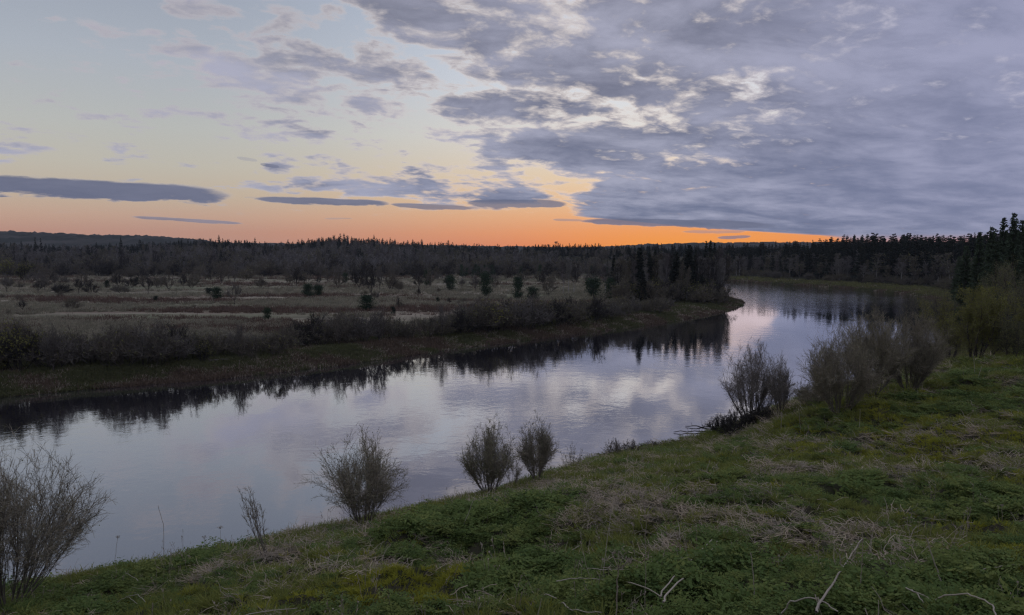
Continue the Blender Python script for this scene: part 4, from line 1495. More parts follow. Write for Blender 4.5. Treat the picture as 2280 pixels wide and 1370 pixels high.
for i, (lab, px, by, top, w) in enumerate([
        ('tall open bare tree by the far bank thicket, nearest its left end', 118, 828, 716, 66), ('tall bare tree rising from the far bank thicket left of the dome bush', 272, 815, 706, 62),
        ('leaning tall bare tree over the thicket just left of the dome bush', 352, 808, 702, 54), ('tall bare tree at the far bank right of the dome bush', 532, 797, 712, 52),
        ('tall bare tree by the thicket below the bushy dark pine', 755, 770, 682, 46), ('spreading bare tree at the far bank below the tall pale tree', 845, 762, 676, 52),
        ('tall bare tree over the thicket left of the yellow green bush', 985, 750, 668, 42), ('slim bare tree over the thicket right of the yellow green bush', 1190, 730, 646, 36)]):
    b = hit(px, by)
    H, W = geo_top(px, top, b), w / FPX * b[1]
    plant('bare_tree', lab, 'tree', SLIM[i % 3], ('trunk', 'crown'), b, RNG.uniform(0, 6.28), (W / 4.4, W / 4.4, H / 8.0), 'tall bare trees of the far bank')
# the loose belt of bare trees and bushes at the back of the meadow
for i in range(170):
    px = RNG.uniform(-60, 1330)
    by = 604 + 44 * RNG.random() ** 1.5 + (6 if px < 300 else 0)
    b = hit(px, by)
    if RNG.random() < 0.55:
        h = RNG.uniform(26, 46)
        s = h / FPX * b[1] / 8.0
        plant('bare_tree', 'grey bare tree in the loose tree belt ' + stretch(px, BELT), 'tree', BARE[int(RNG.integers(0, 4))], ('trunk', 'crown'), b, RNG.uniform(0, 6.28), (s * 1.15, s * 1.15, s), 'belt of bare trees behind the meadow')
    else:
        h = RNG.uniform(14, 30)
        H = h / FPX * b[1]
        bush_at('rounded bare bush in the loose tree belt ' + stretch(px, BELT), b, H, H * RNG.uniform(1.0, 1.6), TH[int(RNG.integers(0, 8))], 'belt of bushes behind the meadow')

for i in range(14):
    px, by = RNG.uniform(-40, 1050), RNG.uniform(650, 705)
    if px > 640 and by > 690:
        by -= 25
    b = hit(px, by)
    H = RNG.uniform(9, 20) / FPX * b[1]
    bush_at('small grey bush on the open dry grass ' + stretch(px, THICK).replace('below', 'above').replace('beside', 'above'), b, H, H * RNG.uniform(1.0, 1.7), TH[int(RNG.integers(0, 8))], 'small bushes scattered on the meadow')

# ---- the wooded tip of the peninsula
SPR = [spruce(500 + i, 18.0, 6.2 + 0.5 * (i % 3), whorls=40, per=9, blade=0.46) for i in range(4)]
SPRF = [spruce(520 + i, 16.0, 5.4 + 0.6 * (i % 3), whorls=20, per=7, blade=0.72) for i in range(6)]
BIRF = [birch(540 + i, 13.0, 6.0, boughs=30, twigs=7, tw=0.075, fine=2, mats=(('grey_bark', 'birch_bark')[i % 2], ('twig_purple', 'pale_twig', 'twig_brown', 'twig_dark', 'pale_twig', 'twig_grey')[i], 'leaf_mid'), leaves=(0, 0, 120)[i % 3], leaf=0.5) for i in range(6)]
PINF = [pine(560 + i, 9.0, 5.0, clumps=40, blade=0.7, per=14, round_top=False) for i in range(3)]


def tall(label, name, px, Y, top, wpx, ms, H0, W0, group):
    b = on_ground(px, Y)
    H = geo_top(px, top, b)
    W = wpx / FPX * Y
    return plant(name, label, 'tree', ms, ('trunk', 'crown'), b, RNG.uniform(0, 6.28), (W / W0, W / W0, H / H0), group)


PS = 'spruces of the peninsula wood'
for i, (lab, px, Y, top, w) in enumerate([
        ('broad black spruce, tallest in the peninsula wood', 1533, 226, 545, 46), ('slim dark spruce right behind the broad black one', 1548, 232, 556, 30),
        ('left of the three pointed spruce tops over the peninsula wood', 1571, 262, 537, 24), ('middle of the three pointed spruce tops over the peninsula wood', 1581, 258, 535, 24),
        ('right of the three pointed spruce tops over the peninsula wood', 1590, 264, 540, 22), ('dark spruce in the middle of the peninsula wood', 1505, 236, 560, 30),
        ('dark spruce left of the middle in the peninsula wood', 1458, 232, 557, 34), ('slim spruce beside the left dark one in the peninsula wood', 1446, 240, 562, 28),
        ('spruce at the meadow side of the peninsula wood', 1424, 228, 551, 34), ('shorter spruce at the meadow corner of the peninsula wood', 1406, 236, 578, 30),
        ('low dark spruce before the birches on the peninsula', 1562, 220, 612, 28), ('low dark spruce behind the bank thicket on the peninsula', 1430, 214, 600, 34)]):
    tall(lab, 'spruce_tree', px, Y - (11 if Y < 245 and i % 3 else 0), top, w * RNG.uniform(0.95, 1.75), SPR[i % 4], 18.0, 6.6, PS)
PB = 'birches of the peninsula wood'
for i, (lab, px, Y, top, w, j) in enumerate([
        ('forked pale birch standing out on the peninsula', 1562, 215, 560, 34, 2), ('reddish bare birch at the end of the peninsula wood', 1598, 224, 552, 40, 0),
        ('last slim birch of the peninsula wood, over the water', 1608, 218, 568, 26, 1), ('bare birch left of the forked pale one', 1517, 213, 580, 30, 3),
        ('pale straight birch in the middle of the peninsula wood', 1470, 214, 572, 24, 1), ('second pale birch in the middle of the peninsula wood', 1482, 220, 566, 28, 0),
        ('reddish birch behind the second pale one on the peninsula', 1494, 226, 564, 30, 2), ('birch at the meadow corner of the peninsula wood', 1395, 222, 575, 30, 3),
        ('bare birch beside the corner one on the peninsula', 1412, 216, 580, 30, 0), ('bare birch before the left dark spruces', 1438, 210, 590, 28, 1),
        ('olive tinged birch low before the broad black spruce', 1530, 210, 592, 30, 3), ('reddish birch between the three tops and the tip', 1584, 219, 560, 34, 2),
        ('bare birch left of the peninsula wood by the meadow', 1372, 226, 586, 32, 2), ('thin birch farthest left of the peninsula wood', 1348, 232, 592, 30, 0)]):
    tall(lab, 'birch_tree', px, Y, top, w, BIRCH[j], 13.0, 5.0, PB)
for i in range(64):
    px = 1366 + 246 * (i + RNG.random()) / 64
    Y = RNG.uniform(228, 262) if px < 1560 else RNG.uniform(222, 240)
    H = RNG.uniform(10.5, 13.5)
    b = on_ground(px, Y)
    if i % 4 == 0:
        plant('spruce_tree', 'dark spruce standing deep in the peninsula wood behind the birches', 'tree', SPR[i % 4], ('trunk', 'crown'), b, None, (H / 17, H / 17, H / 18), 'inner trees of the peninsula wood')
    else:
        plant('birch_tree', 'bare birch deep in the peninsula wood ' + stretch(px, [(1440, 'at its meadow side'), (1500, 'behind the pale middle birches'), (1560, 'behind the broad black spruce'), (9999, 'behind the reddish end birch')]), 'tree', BIRCH[i % 4], ('trunk', 'crown'), b, None, (1.4, 1.4, H / 13), 'inner birches of the peninsula wood')
for i in range(40):
    px = 1380 + 235 * (i + RNG.random()) / 40
    b = on_ground(px, RNG.uniform(200, 222) if px < 1570 else RNG.uniform(206, 224))
    H = RNG.uniform(3.5, 7.0)
    bush_at('dark undergrowth bush at the foot of the peninsula ' + stretch(px, [(1440, 'by the meadow corner spruces'), (1500, 'under the pale middle birches'), (1560, 'under the broad black spruce'), (9999, 'at the tip by the water')]), b, H, H * 1.15, (TH[1], DARKB, TH[3], TH[4])[i % 4], 'undergrowth of the peninsula wood')

# ---- woods on the ridge behind the meadow
RG = 'spruces on the ridge behind the meadow'
for i in range(150):
    px = 20 + 1230 * (i + RNG.uniform(0, 1)) / 150
    Y = RNG.uniform(735, 800)
    b = on_ground(px, Y)
    H = RNG.uniform(9.5, 13.5) + (3.0 if RNG.random() < 0.10 else 0)
    plant('spruce_tree', 'dark spruce on the wooded skyline ' + stretch(px, RIDGE), 'tree', SPRF[i % 6], ('trunk', 'crown'), b, None, (H / 12.5, H / 12.5, H / 16), RG)
for i in range(190):
    px = RNG.uniform(-60, 1400)
    Y = RNG.uniform(440, 730)
    b = on_ground(px, Y)
    s = RNG.uniform(0.75, 1.15) if px < 1240 else RNG.uniform(0.45, 0.7)
    tone = fbm(np.array([b[0] / 45.0]), np.array([Y / 90.0]), 3)[0]
    if RNG.random() < 0.42:
        plant('birch_tree', 'bare grey birch on the wooded slope ' + stretch(px, RIDGE), 'tree', BIRF[int(tone * 11.9) % 6], ('trunk', 'crown'), b, None, (s * 1.2, s * 1.2, s), 'birches on the slope behind the meadow')
    else:
        plant('bare_tree', 'round bare tree on the wooded slope ' + stretch(px, RIDGE), 'tree', RTF[int(tone * 11.9) % 6], ('trunk', 'crown'), b, None, s * 1.0, 'round bare trees on the slope behind the meadow')
for i in range(34):
    px = RNG.normal(1090, 70) if i < 24 else RNG.uniform(880, 1350)
    b = on_ground(px, RNG.uniform(370, 470))
    s = RNG.uniform(0.5, 0.85)
    plant('pine_tree', 'young green pine in the patch of pines behind the meadow', 'tree', PINF[i % 3], ('trunk', 'crown'), b, None, s, 'patch of young pines behind the meadow')
for lab, px, Y, top, w in [('dark spruce group tree standing above the left wood', 82, 560, 527, 16), ('second dark spruce standing above the left wood', 94, 565, 530, 16),
                          ('single pointed spruce on the left skyline', 272, 700, 527, 15), ('dark spruce in the left wood below the skyline', 200, 520, 548, 18)]:
    tall(lab, 'spruce_tree', px, Y, top, w, SPRF[0], 16.0, 6.0, 'single spruces of the left wood')


# ---- woods on the right bank beyond the bend
def right_pos(d_lo, d_hi, px_lo, px_hi):
    while True:
        px = RNG.uniform(px_lo, px_hi)
        Y = RNG.uniform(150, 520)
        x = (px - 1140) / FPX * Y
        a = np.array([x]), np.array([Y])
        dr = seg_dist(*a, SEG_R)[0]
        dl = seg_dist(*a, SEG_L)[0]
        if dr < dl and d_lo < dr < d_hi and not in_river(*a)[0]:
            return np.array((x, Y, float(height(*a)[0]))), px


RSKY = np.array([(1600, 549), (1640, 545), (1700, 541), (1800, 536), (1840, 532), (1870, 525), (1950, 523), (2050, 521), (2120, 524), (2200, 515), (2300, 505)], float)
for i in range(118):
    b, px = right_pos(26, 85, 1600, 2230)
    top = np.interp(px, RSKY[:, 0], RSKY[:, 1]) + RNG.uniform(-4, 16)
    H = np.clip(geo_top(px, top, b), 7, 22)
    plant('spruce_tree', 'dark spruce of the right bank wood ' + stretch(px, RIGHTB), 'tree', SPRF[i % 6], ('trunk', 'crown'), b, None, (H / 17, H / 17, H / 16), 'spruces on the right bank')
for i in range(110):
    b, px = right_pos(18, 50, 1610, 2130)
    s = RNG.uniform(0.6, 1.0)
    plant('birch_tree', 'bare grey birch of the right bank wood ' + stretch(px, RIGHTB), 'tree', BIRF[i % 6], ('trunk', 'crown'), b, None, (s * 1.5, s * 1.5, s), 'birches on the right bank')
for i in range(84):
    b, px = right_pos(13, 30, 1612, 2160)
    H = RNG.uniform(2.5, 5.0)
    bush_at('olive grey willow bush fringing the right bank ' + stretch(px, RIGHTB), b, H, H * RNG.uniform(1.1, 1.7), TH[int(RNG.choice([0, 1, 2, 4, 2]))], 'willow fringe on the right bank')
SPRN = [spruce(580 + i, 18.0, 6.4, whorls=52, per=10, blade=0.34, mats=('dark_bark', 'needle_near')) for i in range(3)]
RN = 'tall spruces at the right photo edge'
for i, (lab, px, Y, top, w) in enumerate([
        ('tallest pointed spruce over the willows at the right edge', 2252, 118, 474, 48), ('second tallest spruce left of the tallest at the right edge', 2230, 122, 484, 44),
        ('spruce right of the tallest, cut by the photo edge', 2270, 120, 490, 46), ('shorter spruce left of the two tallest at the right edge', 2204, 126, 505, 42),
        ('spruce lowest in the row falling from the tallest ones', 2178, 132, 516, 42), ('dark spruce behind the low olive willow on the right', 2150, 136, 548, 46),
        ('dark spruce at the water end of the right edge group', 2136, 150, 572, 40), ('wide dark spruce low behind the tall brownish willow', 2216, 108, 540, 56)]):
    tall(lab, 'spruce_tree', px, Y, top, w * 1.5, SPRN[i % 3], 18.0, 6.4, RN)


# ------------------------------------------------------------------ ground cover nobody could count
def tuft_mesh(kind, seed):
    rng = np.random.default_rng(seed)
    g = Geo(seed)
    if kind in ('grass', 'moss'):
        n = 26
        h, sp = (0.30, 0.13) if kind == 'grass' else (0.15, 0.14)
        a = rng.uniform(0, 6.283, n)
        r = np.sqrt(rng.uniform(0, 1, n)) * sp
        st = np.stack([r * np.cos(a), r * np.sin(a), np.full(n, -0.04)], 1)
        d = np.stack([np.cos(a) * 0.5, np.sin(a) * 0.5, np.ones(n)], 1) + rng.normal(size=(n, 3)) * 0.25
        P = grow(rng, st, d, h * rng.uniform(0.6, 1.3, n), 3, 0.12, -0.14)
        g.ribbons(P, radii(np.full(n, 0.012), 0.003, n, 4), 0)
        return g.mesh(kind + '_tuft', [MATS['grass_green' if kind == 'grass' else 'grass_olive']])
    if kind == 'meadow':
        n = 20
        a = rng.uniform(0, 6.283, n)
        r = np.sqrt(rng.uniform(0, 1, n)) * 0.55
        st = np.stack([r * np.cos(a), r * np.sin(a), np.full(n, -0.05)], 1)
        d = np.stack([np.cos(a) * 0.35, np.sin(a) * 0.35, np.ones(n)], 1) + rng.normal(size=(n, 3)) * 0.3
        P = grow(rng, st, d, 0.55 * rng.uniform(0.5, 1.3, n), 2, 0.15, -0.1)
        g.ribbons(P, radii(np.full(n, 0.05), 0.015, n, 3), 0)
        return g.mesh('meadow_tuft', [MATS[('meadow_grey', 'meadow_straw', 'meadow_red')[seed % 3]]])
    if kind == 'strip':
        n = 20
        a = rng.uniform(0, 6.283, n)
        r = np.sqrt(rng.uniform(0, 1, n)) * 0.5
        st = np.stack([r * np.cos(a), r * np.sin(a), np.full(n, -0.05)], 1)
        d = np.stack([np.cos(a) * 0.5, np.sin(a) * 0.5, np.ones(n)], 1) + rng.normal(size=(n, 3)) * 0.3
        P = grow(rng, st, d, 0.35 * rng.uniform(0.5, 1.3, n), 2, 0.15, -0.1)
        g.ribbons(P, radii(np.full(n, 0.05), 0.015, n, 3), 0)
        return g.mesh('strip_tuft', [MATS[('strip_green', 'strip_green', 'straw_grey', 'strip_brown')[seed % 4]]])
    if kind == 'straw':
        n = 30
        a = rng.normal(0, 1.5, n)
        st = np.stack([rng.normal(size=n) * 0.16, rng.normal(size=n) * 0.16, rng.uniform(0.0, 0.05, n)], 1)
        d = np.stack([np.cos(a), np.sin(a), rng.uniform(0.02, 0.40, n)], 1)
        P = grow(rng, st, d, rng.uniform(0.15, 0.5, n), 3, 0.30, -0.16)
        P[:, :, 2] = np.maximum(P[:, :, 2], 0.01 + 0.03 * rng.random((n, 1)))
        g.ribbons(P, radii(np.full(n, 0.008), 0.004, n, 4), 0)
        return g.mesh('straw_tuft', [MATS['straw' if seed % 2 else 'straw_grey']])
    if kind == 'weed':
        n = 4
        st = np.stack([rng.normal(size=n) * 0.12, rng.normal(size=n) * 0.12, np.full(n, -0.05)], 1)
        d = np.stack([rng.normal(size=n) * 0.22, rng.normal(size=n) * 0.22, np.ones(n)], 1)
        P = grow(rng, st, d, rng.uniform(0.35, 0.95, n), 4, 0.10, -0.02)
        g.chains(P, radii(np.full(n, 0.006), 0.003, n, 5), 0, 3)
        s1, d1, t1 = sprout(rng, P, 4, 0.55, 1.0, 0.7, up=0.3)
        g.ribbons(grow(rng, s1, d1, rng.uniform(0.04, 0.14, len(t1)), 1, 0.1, 0.0), np.full((len(t1), 2), 0.005), 0)
        g.leaves(P[:, -1] + np.array([0, 0, 0.01]), 0.05, 0, 0.8)
        return g.mesh('weed_stem', [MATS['stalk_brown']])
    # young umbellifer leaves: arching stalks with tiers of small cut leaflets
    n = 8
    a = np.linspace(0, 6.283, n, endpoint=False) + rng.uniform(-.4, .4, n)
    d = np.stack([np.cos(a) * 0.75, np.sin(a) * 0.75, np.ones(n)], 1)
    P = grow(rng, np.zeros((n, 3)), d, rng.uniform(0.22, 0.48, n), 5, 0.10, -0.20)
    g.ribbons(P, radii(np.full(n, 0.005), 0.003, n, 6), 0)
    c, al, nr, sz = [], [], [], []
    for i in range(n):
        for f, s in [(2, 0.075), (3, 0.095), (4, 0.085), (5, 0.06)]:
            t = unit(P[i, f] - P[i, f - 1])
            sd = unit(np.cross(t, np.array([0, 0, 1.0])))
            for sg in (-1, 1):
                ax = unit(sd * sg + t * 0.45 + rng.normal(size=3) * 0.15)
                for q in range(4):
                    dirn = unit(ax + rng.normal(size=3) * 0.45)
                    c.append(P[i, f] + ax * s * (0.30 + 0.38 * q) + dirn * 0.018)
                    al.append(dirn)
                    nr.append(np.array([0, 0, 1.0]) + rng.normal(size=3) * 0.5)
                    sz.append(s * rng.uniform(0.5, 0.95))
    g.leaves(np.array(c), np.array(sz), 0, 0.6, np.array(nr), np.array(al))
    return g.mesh('herb_tuft', [MATS['herb_light' if seed % 3 == 0 else 'herb_green']])


mat_plain('strip_green', (0.090, 0.096, 0.046), col2=(0.14, 0.14, 0.064), trans=0.2)
mat_plain('meadow_straw', (0.39, 0.35, 0.26), col2=(0.27, 0.24, 0.175), trans=0.2)
mat_plain('meadow_grey', (0.275, 0.255, 0.185), col2=(0.185, 0.172, 0.122), trans=0.2)
mat_plain('strip_brown', (0.125, 0.092, 0.068), col2=(0.18, 0.13, 0.092))
mat_plain('meadow_red', (0.16, 0.105, 0.08), col2=(0.11, 0.075, 0.06))


def join_mesh(name, ms):
    import bmesh
    bm = bmesh.new()
    mats = []
    for me in ms:
        n0 = len(bm.faces)
        bm.from_mesh(me)
        bm.faces.ensure_lookup_table()
        off = len(mats)
        mats += list(me.materials)
        for f in bm.faces[n0:]:
            f.material_index += off
    out = bpy.data.meshes.new(name)
    bm.to_mesh(out)
    bm.free()
    for m in mats:
        out.materials.append(m)
    return out


def scatter(name, label, meshes, pts, rot, scl, idx, kind='stuff'):
    """one object: a point cloud on which geometry nodes set copies of the tufts"""
    src = bpy.data.collections.new(name + '_kinds')
    for i, me in enumerate(meshes):
        src.objects.link(bpy.data.objects.new('%s_%02d' % (name, i), me))
    me = bpy.data.meshes.new(name)
    me.vertices.add(len(pts))
    me.vertices.foreach_set('co', np.asarray(pts, np.float32).ravel())
    a = me.attributes.new('rot', 'FLOAT_VECTOR', 'POINT')
    a.data.foreach_set('vector', np.asarray(rot, np.float32).ravel())
    a = me.attributes.new('scl', 'FLOAT_VECTOR', 'POINT')
    s = np.asarray(scl, np.float32)
    if s.ndim == 1:
        s = np.repeat(s[:, None], 3, 1)
    a.data.foreach_set('vector', np.ascontiguousarray(s).ravel())
    a = me.attributes.new('idx', 'INT', 'POINT')
    a.data.foreach_set('value', np.asarray(idx, np.int32))
    o = add_obj(name, me)
    o['kind'] = kind
    o['label'] = label
    ng = bpy.data.node_groups.new(name, 'GeometryNodeTree')
    ng.interface.new_socket('Geometry', in_out='INPUT', socket_type='NodeSocketGeometry')
    ng.interface.new_socket('Geometry', in_out='OUTPUT', socket_type='NodeSocketGeometry')
    N, L = ng.nodes, ng.links
    gi, go = N.new('NodeGroupInput'), N.new('NodeGroupOutput')
    ci = N.new('GeometryNodeCollectionInfo')
    ci.inputs['Collection'].default_value = src
    ci.inputs['Separate Children'].default_value = True
    ci.inputs['Reset Children'].default_value = True
    ip = N.new('GeometryNodeInstanceOnPoints')

    def attr(nm, ty):
        n = N.new('GeometryNodeInputNamedAttribute')
        n.data_type = ty
        n.inputs['Name'].default_value = nm
        return n.outputs['Attribute']
    L.new(gi.outputs[0], ip.inputs['Points'])
    L.new(ci.outputs[0], ip.inputs['Instance'])
    ip.inputs['Pick Instance'].default_value = True
    L.new(attr('idx', 'INT'), ip.inputs['Instance Index'])
    e2r = N.new('FunctionNodeEulerToRotation')
    L.new(attr('rot', 'FLOAT_VECTOR'), e2r.inputs[0])
    L.new(e2r.outputs[0], ip.inputs['Rotation'])
    L.new(attr('scl', 'FLOAT_VECTOR'), ip.inputs['Scale'])
    L.new(ip.outputs[0], go.inputs[0])
    md = o.modifiers.new('scatter', 'NODES')
    md.node_group = ng
    return o


# where each kind of cover grows on the near bank: patches given by (photo x, photo y, radius in metres, weight)
def patch_field(x, y, lst):
    f = np.zeros_like(x)
    for px, py, r, w in lst:
        p = hit(px, py)
        f += w * np.exp(-((x - p[0]) ** 2 + (y - p[1]) ** 2) / (r * r))
    return f


HERB = [(60, 1345, 3.0, .9), (250, 1330, 3.0, .9), (400, 1300, 2.4, .7), (420, 1258, 1.6, .8), (1040, 1150, 3.6, 1.7), (1110, 1190, 2.6, 1.6), (1180, 1220, 2.0, .8), (960, 1170, 2.0, .5),
        (1150, 1310, 2.2, 1.0), (1300, 1330, 2.2, 1.0), (1500, 1340, 2.4, 1.0), (1700, 1300, 2.6, 1.0), (1900, 1320, 2.6, 1.0), (2100, 1330, 2.6, 1.0), (2260, 1340, 2.4, .9), (1350, 1270, 2.0, .8),
        (2050, 1080, 4.0, .9), (2150, 1130, 3.5, .9), (1950, 1120, 2.6, .6), (1720, 1120, 2.0, .6), (1900, 1180, 2.0, .5), (1620, 1060, 3.0, .4), (2180, 850, 7, .5), (2100, 890, 6, .3), (1850, 960, 4, .3), (1040, 1360, 1.2, .6)]
STRAW = [(1050, 1262, 1.1, 3.2), (1000, 1225, 1.2, 1.6), (1100, 1285, 0.8, .8), (600, 1255, 2.6, .8), (520, 1275, 2.0, .5), (700, 1220, 2.0, .35), (1400, 1150, 4.0, .6), (1600, 1120, 4.0, .7), (1250, 1140, 3.0, .6), (1750, 1060, 4.5, .5),
         (1880, 1220, 1.4, 1.0), (1560, 1220, 2.0, 1.0), (1800, 1160, 2.4, .7), (1480, 1060, 5.0, .4), (1600, 980, 4, .5), (1980, 1010, 4.0, .4), (1200, 1100, 3.5, .4), (780, 1345, 0.7, .9), (850, 1210, 1.2, .5), (2010, 1240, 1.0, .8), (1740, 985, 3, .5), (2090, 965, 1.5, .8), (2190, 950, 2.0, .8), (1560, 1010, 4, .4)]
MOSS = [(900, 1310, 1.7, 3.6), (960, 1340, 1.1, 3.0), (850, 1250, 2.0, .7), (700, 1180, 3.0, .7), (820, 1180, 2.5, .6), (900, 1150, 3.0, .5), (700, 1340, 1.6, .6), (1900, 990, 6.0, .8), (2050, 960, 6.0, .7), (2200, 1020, 4.0, .6), (2230, 1230, 2.4, .9), (2200, 1180, 2.0, .6), (1450, 1030, 4, .4), (2200, 900, 8, .5), (1740, 1100, 1.6, .7)]


def near_samples(n, rmin=6.5, rmax=92.0, power=1.0, rng=RNG):
    """points on the near bank, denser towards the camera"""
    u = rng.random(n)
    e = 2.0 - power
    r = (rmin ** e + u * (rmax ** e - rmin ** e)) ** (1 / e)
    a = np.radians(rng.uniform(-46, 46, n))
    x, y = r * np.sin(a), r * np.cos(a)
    d = seg_dist(x, y, SEG_R)
    dl = seg_dist(x, y, SEG_L)
    ok = (~in_river(x, y)) & (d < dl) & (d > 0.15)
    x, y, d, r = x[ok], y[ok], d[ok], r[ok]
    return x, y, height(x, y), d, r


def slope_rot(x, y, rng, follow=0.7, yaw=None):
    e = 0.3
    gx = (height(x + e, y) - height(x - e, y)) / (2 * e)
    gy = (height(x, y + e) - height(x, y - e)) / (2 * e)
    yaw = rng.uniform(0, 6.283, len(x)) if yaw is None else yaw
    # tilt about x and y in world axes is close enough for small slopes (euler XYZ applies z first)
    return np.stack([np.arctan(gy) * follow, -np.arctan(gx) * follow, yaw], 1), gx, gy


def cover_near():
    rng = np.random.default_rng(77)
    X, Y, Z, D, R = near_samples(150000, power=0.75, rng=rng)
    h = 0.55 * patch_field(X, Y, HERB) + 2.3 * (fbm(X / 1.9, Y / 1.9, 3) - 0.5) + 0.22
    s = 0.42 * patch_field(X, Y, STRAW) + 2.4 * (fbm(X / 1.6 + 30, Y / 1.6, 3) - 0.5) + 0.06
    m = 0.62 * patch_field(X, Y, MOSS) + 2.0 * (fbm(X / 2.2, Y / 2.2 + 70, 3) - 0.5) + 0.05
    tot = np.stack([h, s, m, np.full_like(h, 0.34)], 1) + rng.normal(size=(len(X), 4)) * 0.30
    k = tot.argmax(1)
    keep = rng.random(len(X)) < np.array([0.62, 0.42, 1.0, 0.95])[k]
    rot, gx, gy = slope_rot(X, Y, rng)
    far = 0.85 + R / 55.0
    kinds = [('leafy_herbs', 'young green cow parsley leaves carpeting the near slope', [tuft_mesh('herb', 600 + i) for i in range(6)]),
             ('dry_grass', 'flattened straw coloured dead grass on the near slope', [tuft_mesh('straw', 620 + i) for i in range(6)]),
             ('mossy_grass', 'short yellow green grass on the near slope', [tuft_mesh('moss', 640 + i) for i in range(5)]),
             ('green_grass', 'green spring grass tufts on the near slope', [tuft_mesh('grass', 660 + i) for i in range(5)])]
    for i, (nm, lab, ms) in enumerate(kinds):
        q = keep & (k == i)
        n = q.sum()
        sc = far[q] * rng.uniform(0.6, 1.25, n)
        if nm == 'leafy_herbs':
            sc = sc * (0.40 + 0.50 * np.clip(h[q] * 0.8, 0, 1)) * (0.35 + 1.5 * vnoise(X[q] / 0.75, Y[q] / 0.75) ** 1.4)
        sc = np.stack([sc, sc, sc * (0.85 + R[q] / 200.0) / far[q]], 1)
        rt = rot[q].copy()
        if nm == 'dry_grass':
            rt[:, 2] = np.arctan2(-gy[q], -gx[q]) + rng.normal(0, 1.2, n)
        scatter(nm, lab, ms, np.stack([X[q], Y[q], Z[q] - 0.02], 1), rt, sc, rng.integers(0, len(ms), n))
        print(nm, n)


def cover_weeds():
    rng = np.random.default_rng(81)
    X, Y, Z, D, R = near_samples(5200, power=0.9, rmin=9, rng=rng)
    g = fbm(X / 4 + 5, Y / 4, 3)
    q = (rng.random(len(X)) < np.where(D < 9, 0.5, 0.16) * smooth(0.35, 0.6, g) * 1.6)
    n = q.sum()
    ms = [tuft_mesh('weed', 700 + i) for i in range(6)]
    scatter('weed_stems', 'thin dry weed stems standing in the grass of the near bank', ms, np.stack([X[q], Y[q], Z[q]], 1), np.stack([rng.normal(0, .15, n), rng.normal(0, .15, n), rng.uniform(0, 6.28, n)], 1), rng.uniform(0.6, 1.25, n), rng.integers(0, 6, n))


def cover_far():
    rng = np.random.default_rng(78)
    # grassy strip along the water of the far bank, and right bank beyond the bend
    pts = []
    while sum(len(p) for p in pts) < 30000:
        px = rng.uniform(-80, 2300, 20000)
        Y = np.exp(rng.uniform(math.log(62), math.log(430), 20000))
        x = (px - 1140) / FPX * Y
        dl, dr = seg_dist(x, Y, SEG_L), seg_dist(x, Y, SEG_R)
        d = np.minimum(dl, dr)
        ok = (~in_river(x, Y)) & (d < 16) & (d > 0.3) & ((dl < dr) | (Y > 90)) & (rng.random(20000) < 1.1 - d / 18)
        pts.append(np.stack([x[ok], Y[ok]], 1))
    p = np.concatenate(pts)
    x, y = p[:, 0], p[:, 1]
    z = height(x, y)
    n = len(x)
    f = fbm(x / 6, y / 6, 3) + 0.12 * np.clip(z, 0, 2) + rng.normal(size=n) * 0.06
    rb = seg_dist(x, y, SEG_R) < seg_dist(x, y, SEG_L)
    idx = np.where(f > 0.70, 1, np.where(f > 0.58, 0, np.where(f > 0.54, 2, 3)))
    idx = np.where(rb & (z > 0.5) & (rng.random(n) < 0.75), 4, idx)
    ms = [tuft_mesh('strip', 680 + i) for i in range(4)]
    shore = tuft_mesh('strip', 680).copy()
    shore.materials[0] = mat_plain('shore_green', (0.15, 0.155, 0.062), col2=(0.22, 0.21, 0.09), trans=0.2)
    ms.append(shore)
    scatter('bank_grass', 'rough short grass along the water of the far banks', ms, np.stack([x, y, z], 1), np.stack([0 * x, 0 * x, rng.uniform(0, 6.28, n)], 1), rng.uniform(0.5, 1.3, n) * (0.7 + y / 300), idx)
    # dry meadow
    n = 30000
    px = rng.uniform(-80, 1420, n)
    Y = 1.0 / rng.uniform(1 / 430., 1 / 95., n)
    x = (px - 1140) / FPX * Y
    dl, dr = seg_dist(x, Y, SEG_L), seg_dist(x, Y, SEG_R)
    ok = (dl < dr) & (dl > 12) & ~in_river(x, Y)
    x, y = x[ok], Y[ok]
    g = fbm(x / 40, y / 14, 4) + 0.25 * (fbm(x / 9, y / 5, 3) - 0.5)
    keep = rng.random(len(x)) < smooth(0.38, 0.56, g)
    x, y, g = x[keep], y[keep], g[keep]
    z = height(x, y)
    n = len(x)
    red = fbm(x / 50 + 9, y / 18 + 4, 3) + rng.normal(size=n) * 0.05
    idx = np.where(red > 0.58, 2, (rng.random(n) < 0.4).astype(int))
    ms = [tuft_mesh('meadow', 690 + i) for i in range(3)]
    ms = [ms[0], ms[1], ms[2]]
    scatter('meadow_grass', 'dry grey and straw coloured grass of the far meadow', ms, np.stack([x, y, z], 1), np.stack([0 * x, 0 * x, rng.uniform(0, 6.28, n)], 1), rng.uniform(0.6, 1.4, n) * (0.7 + y / 350), idx)


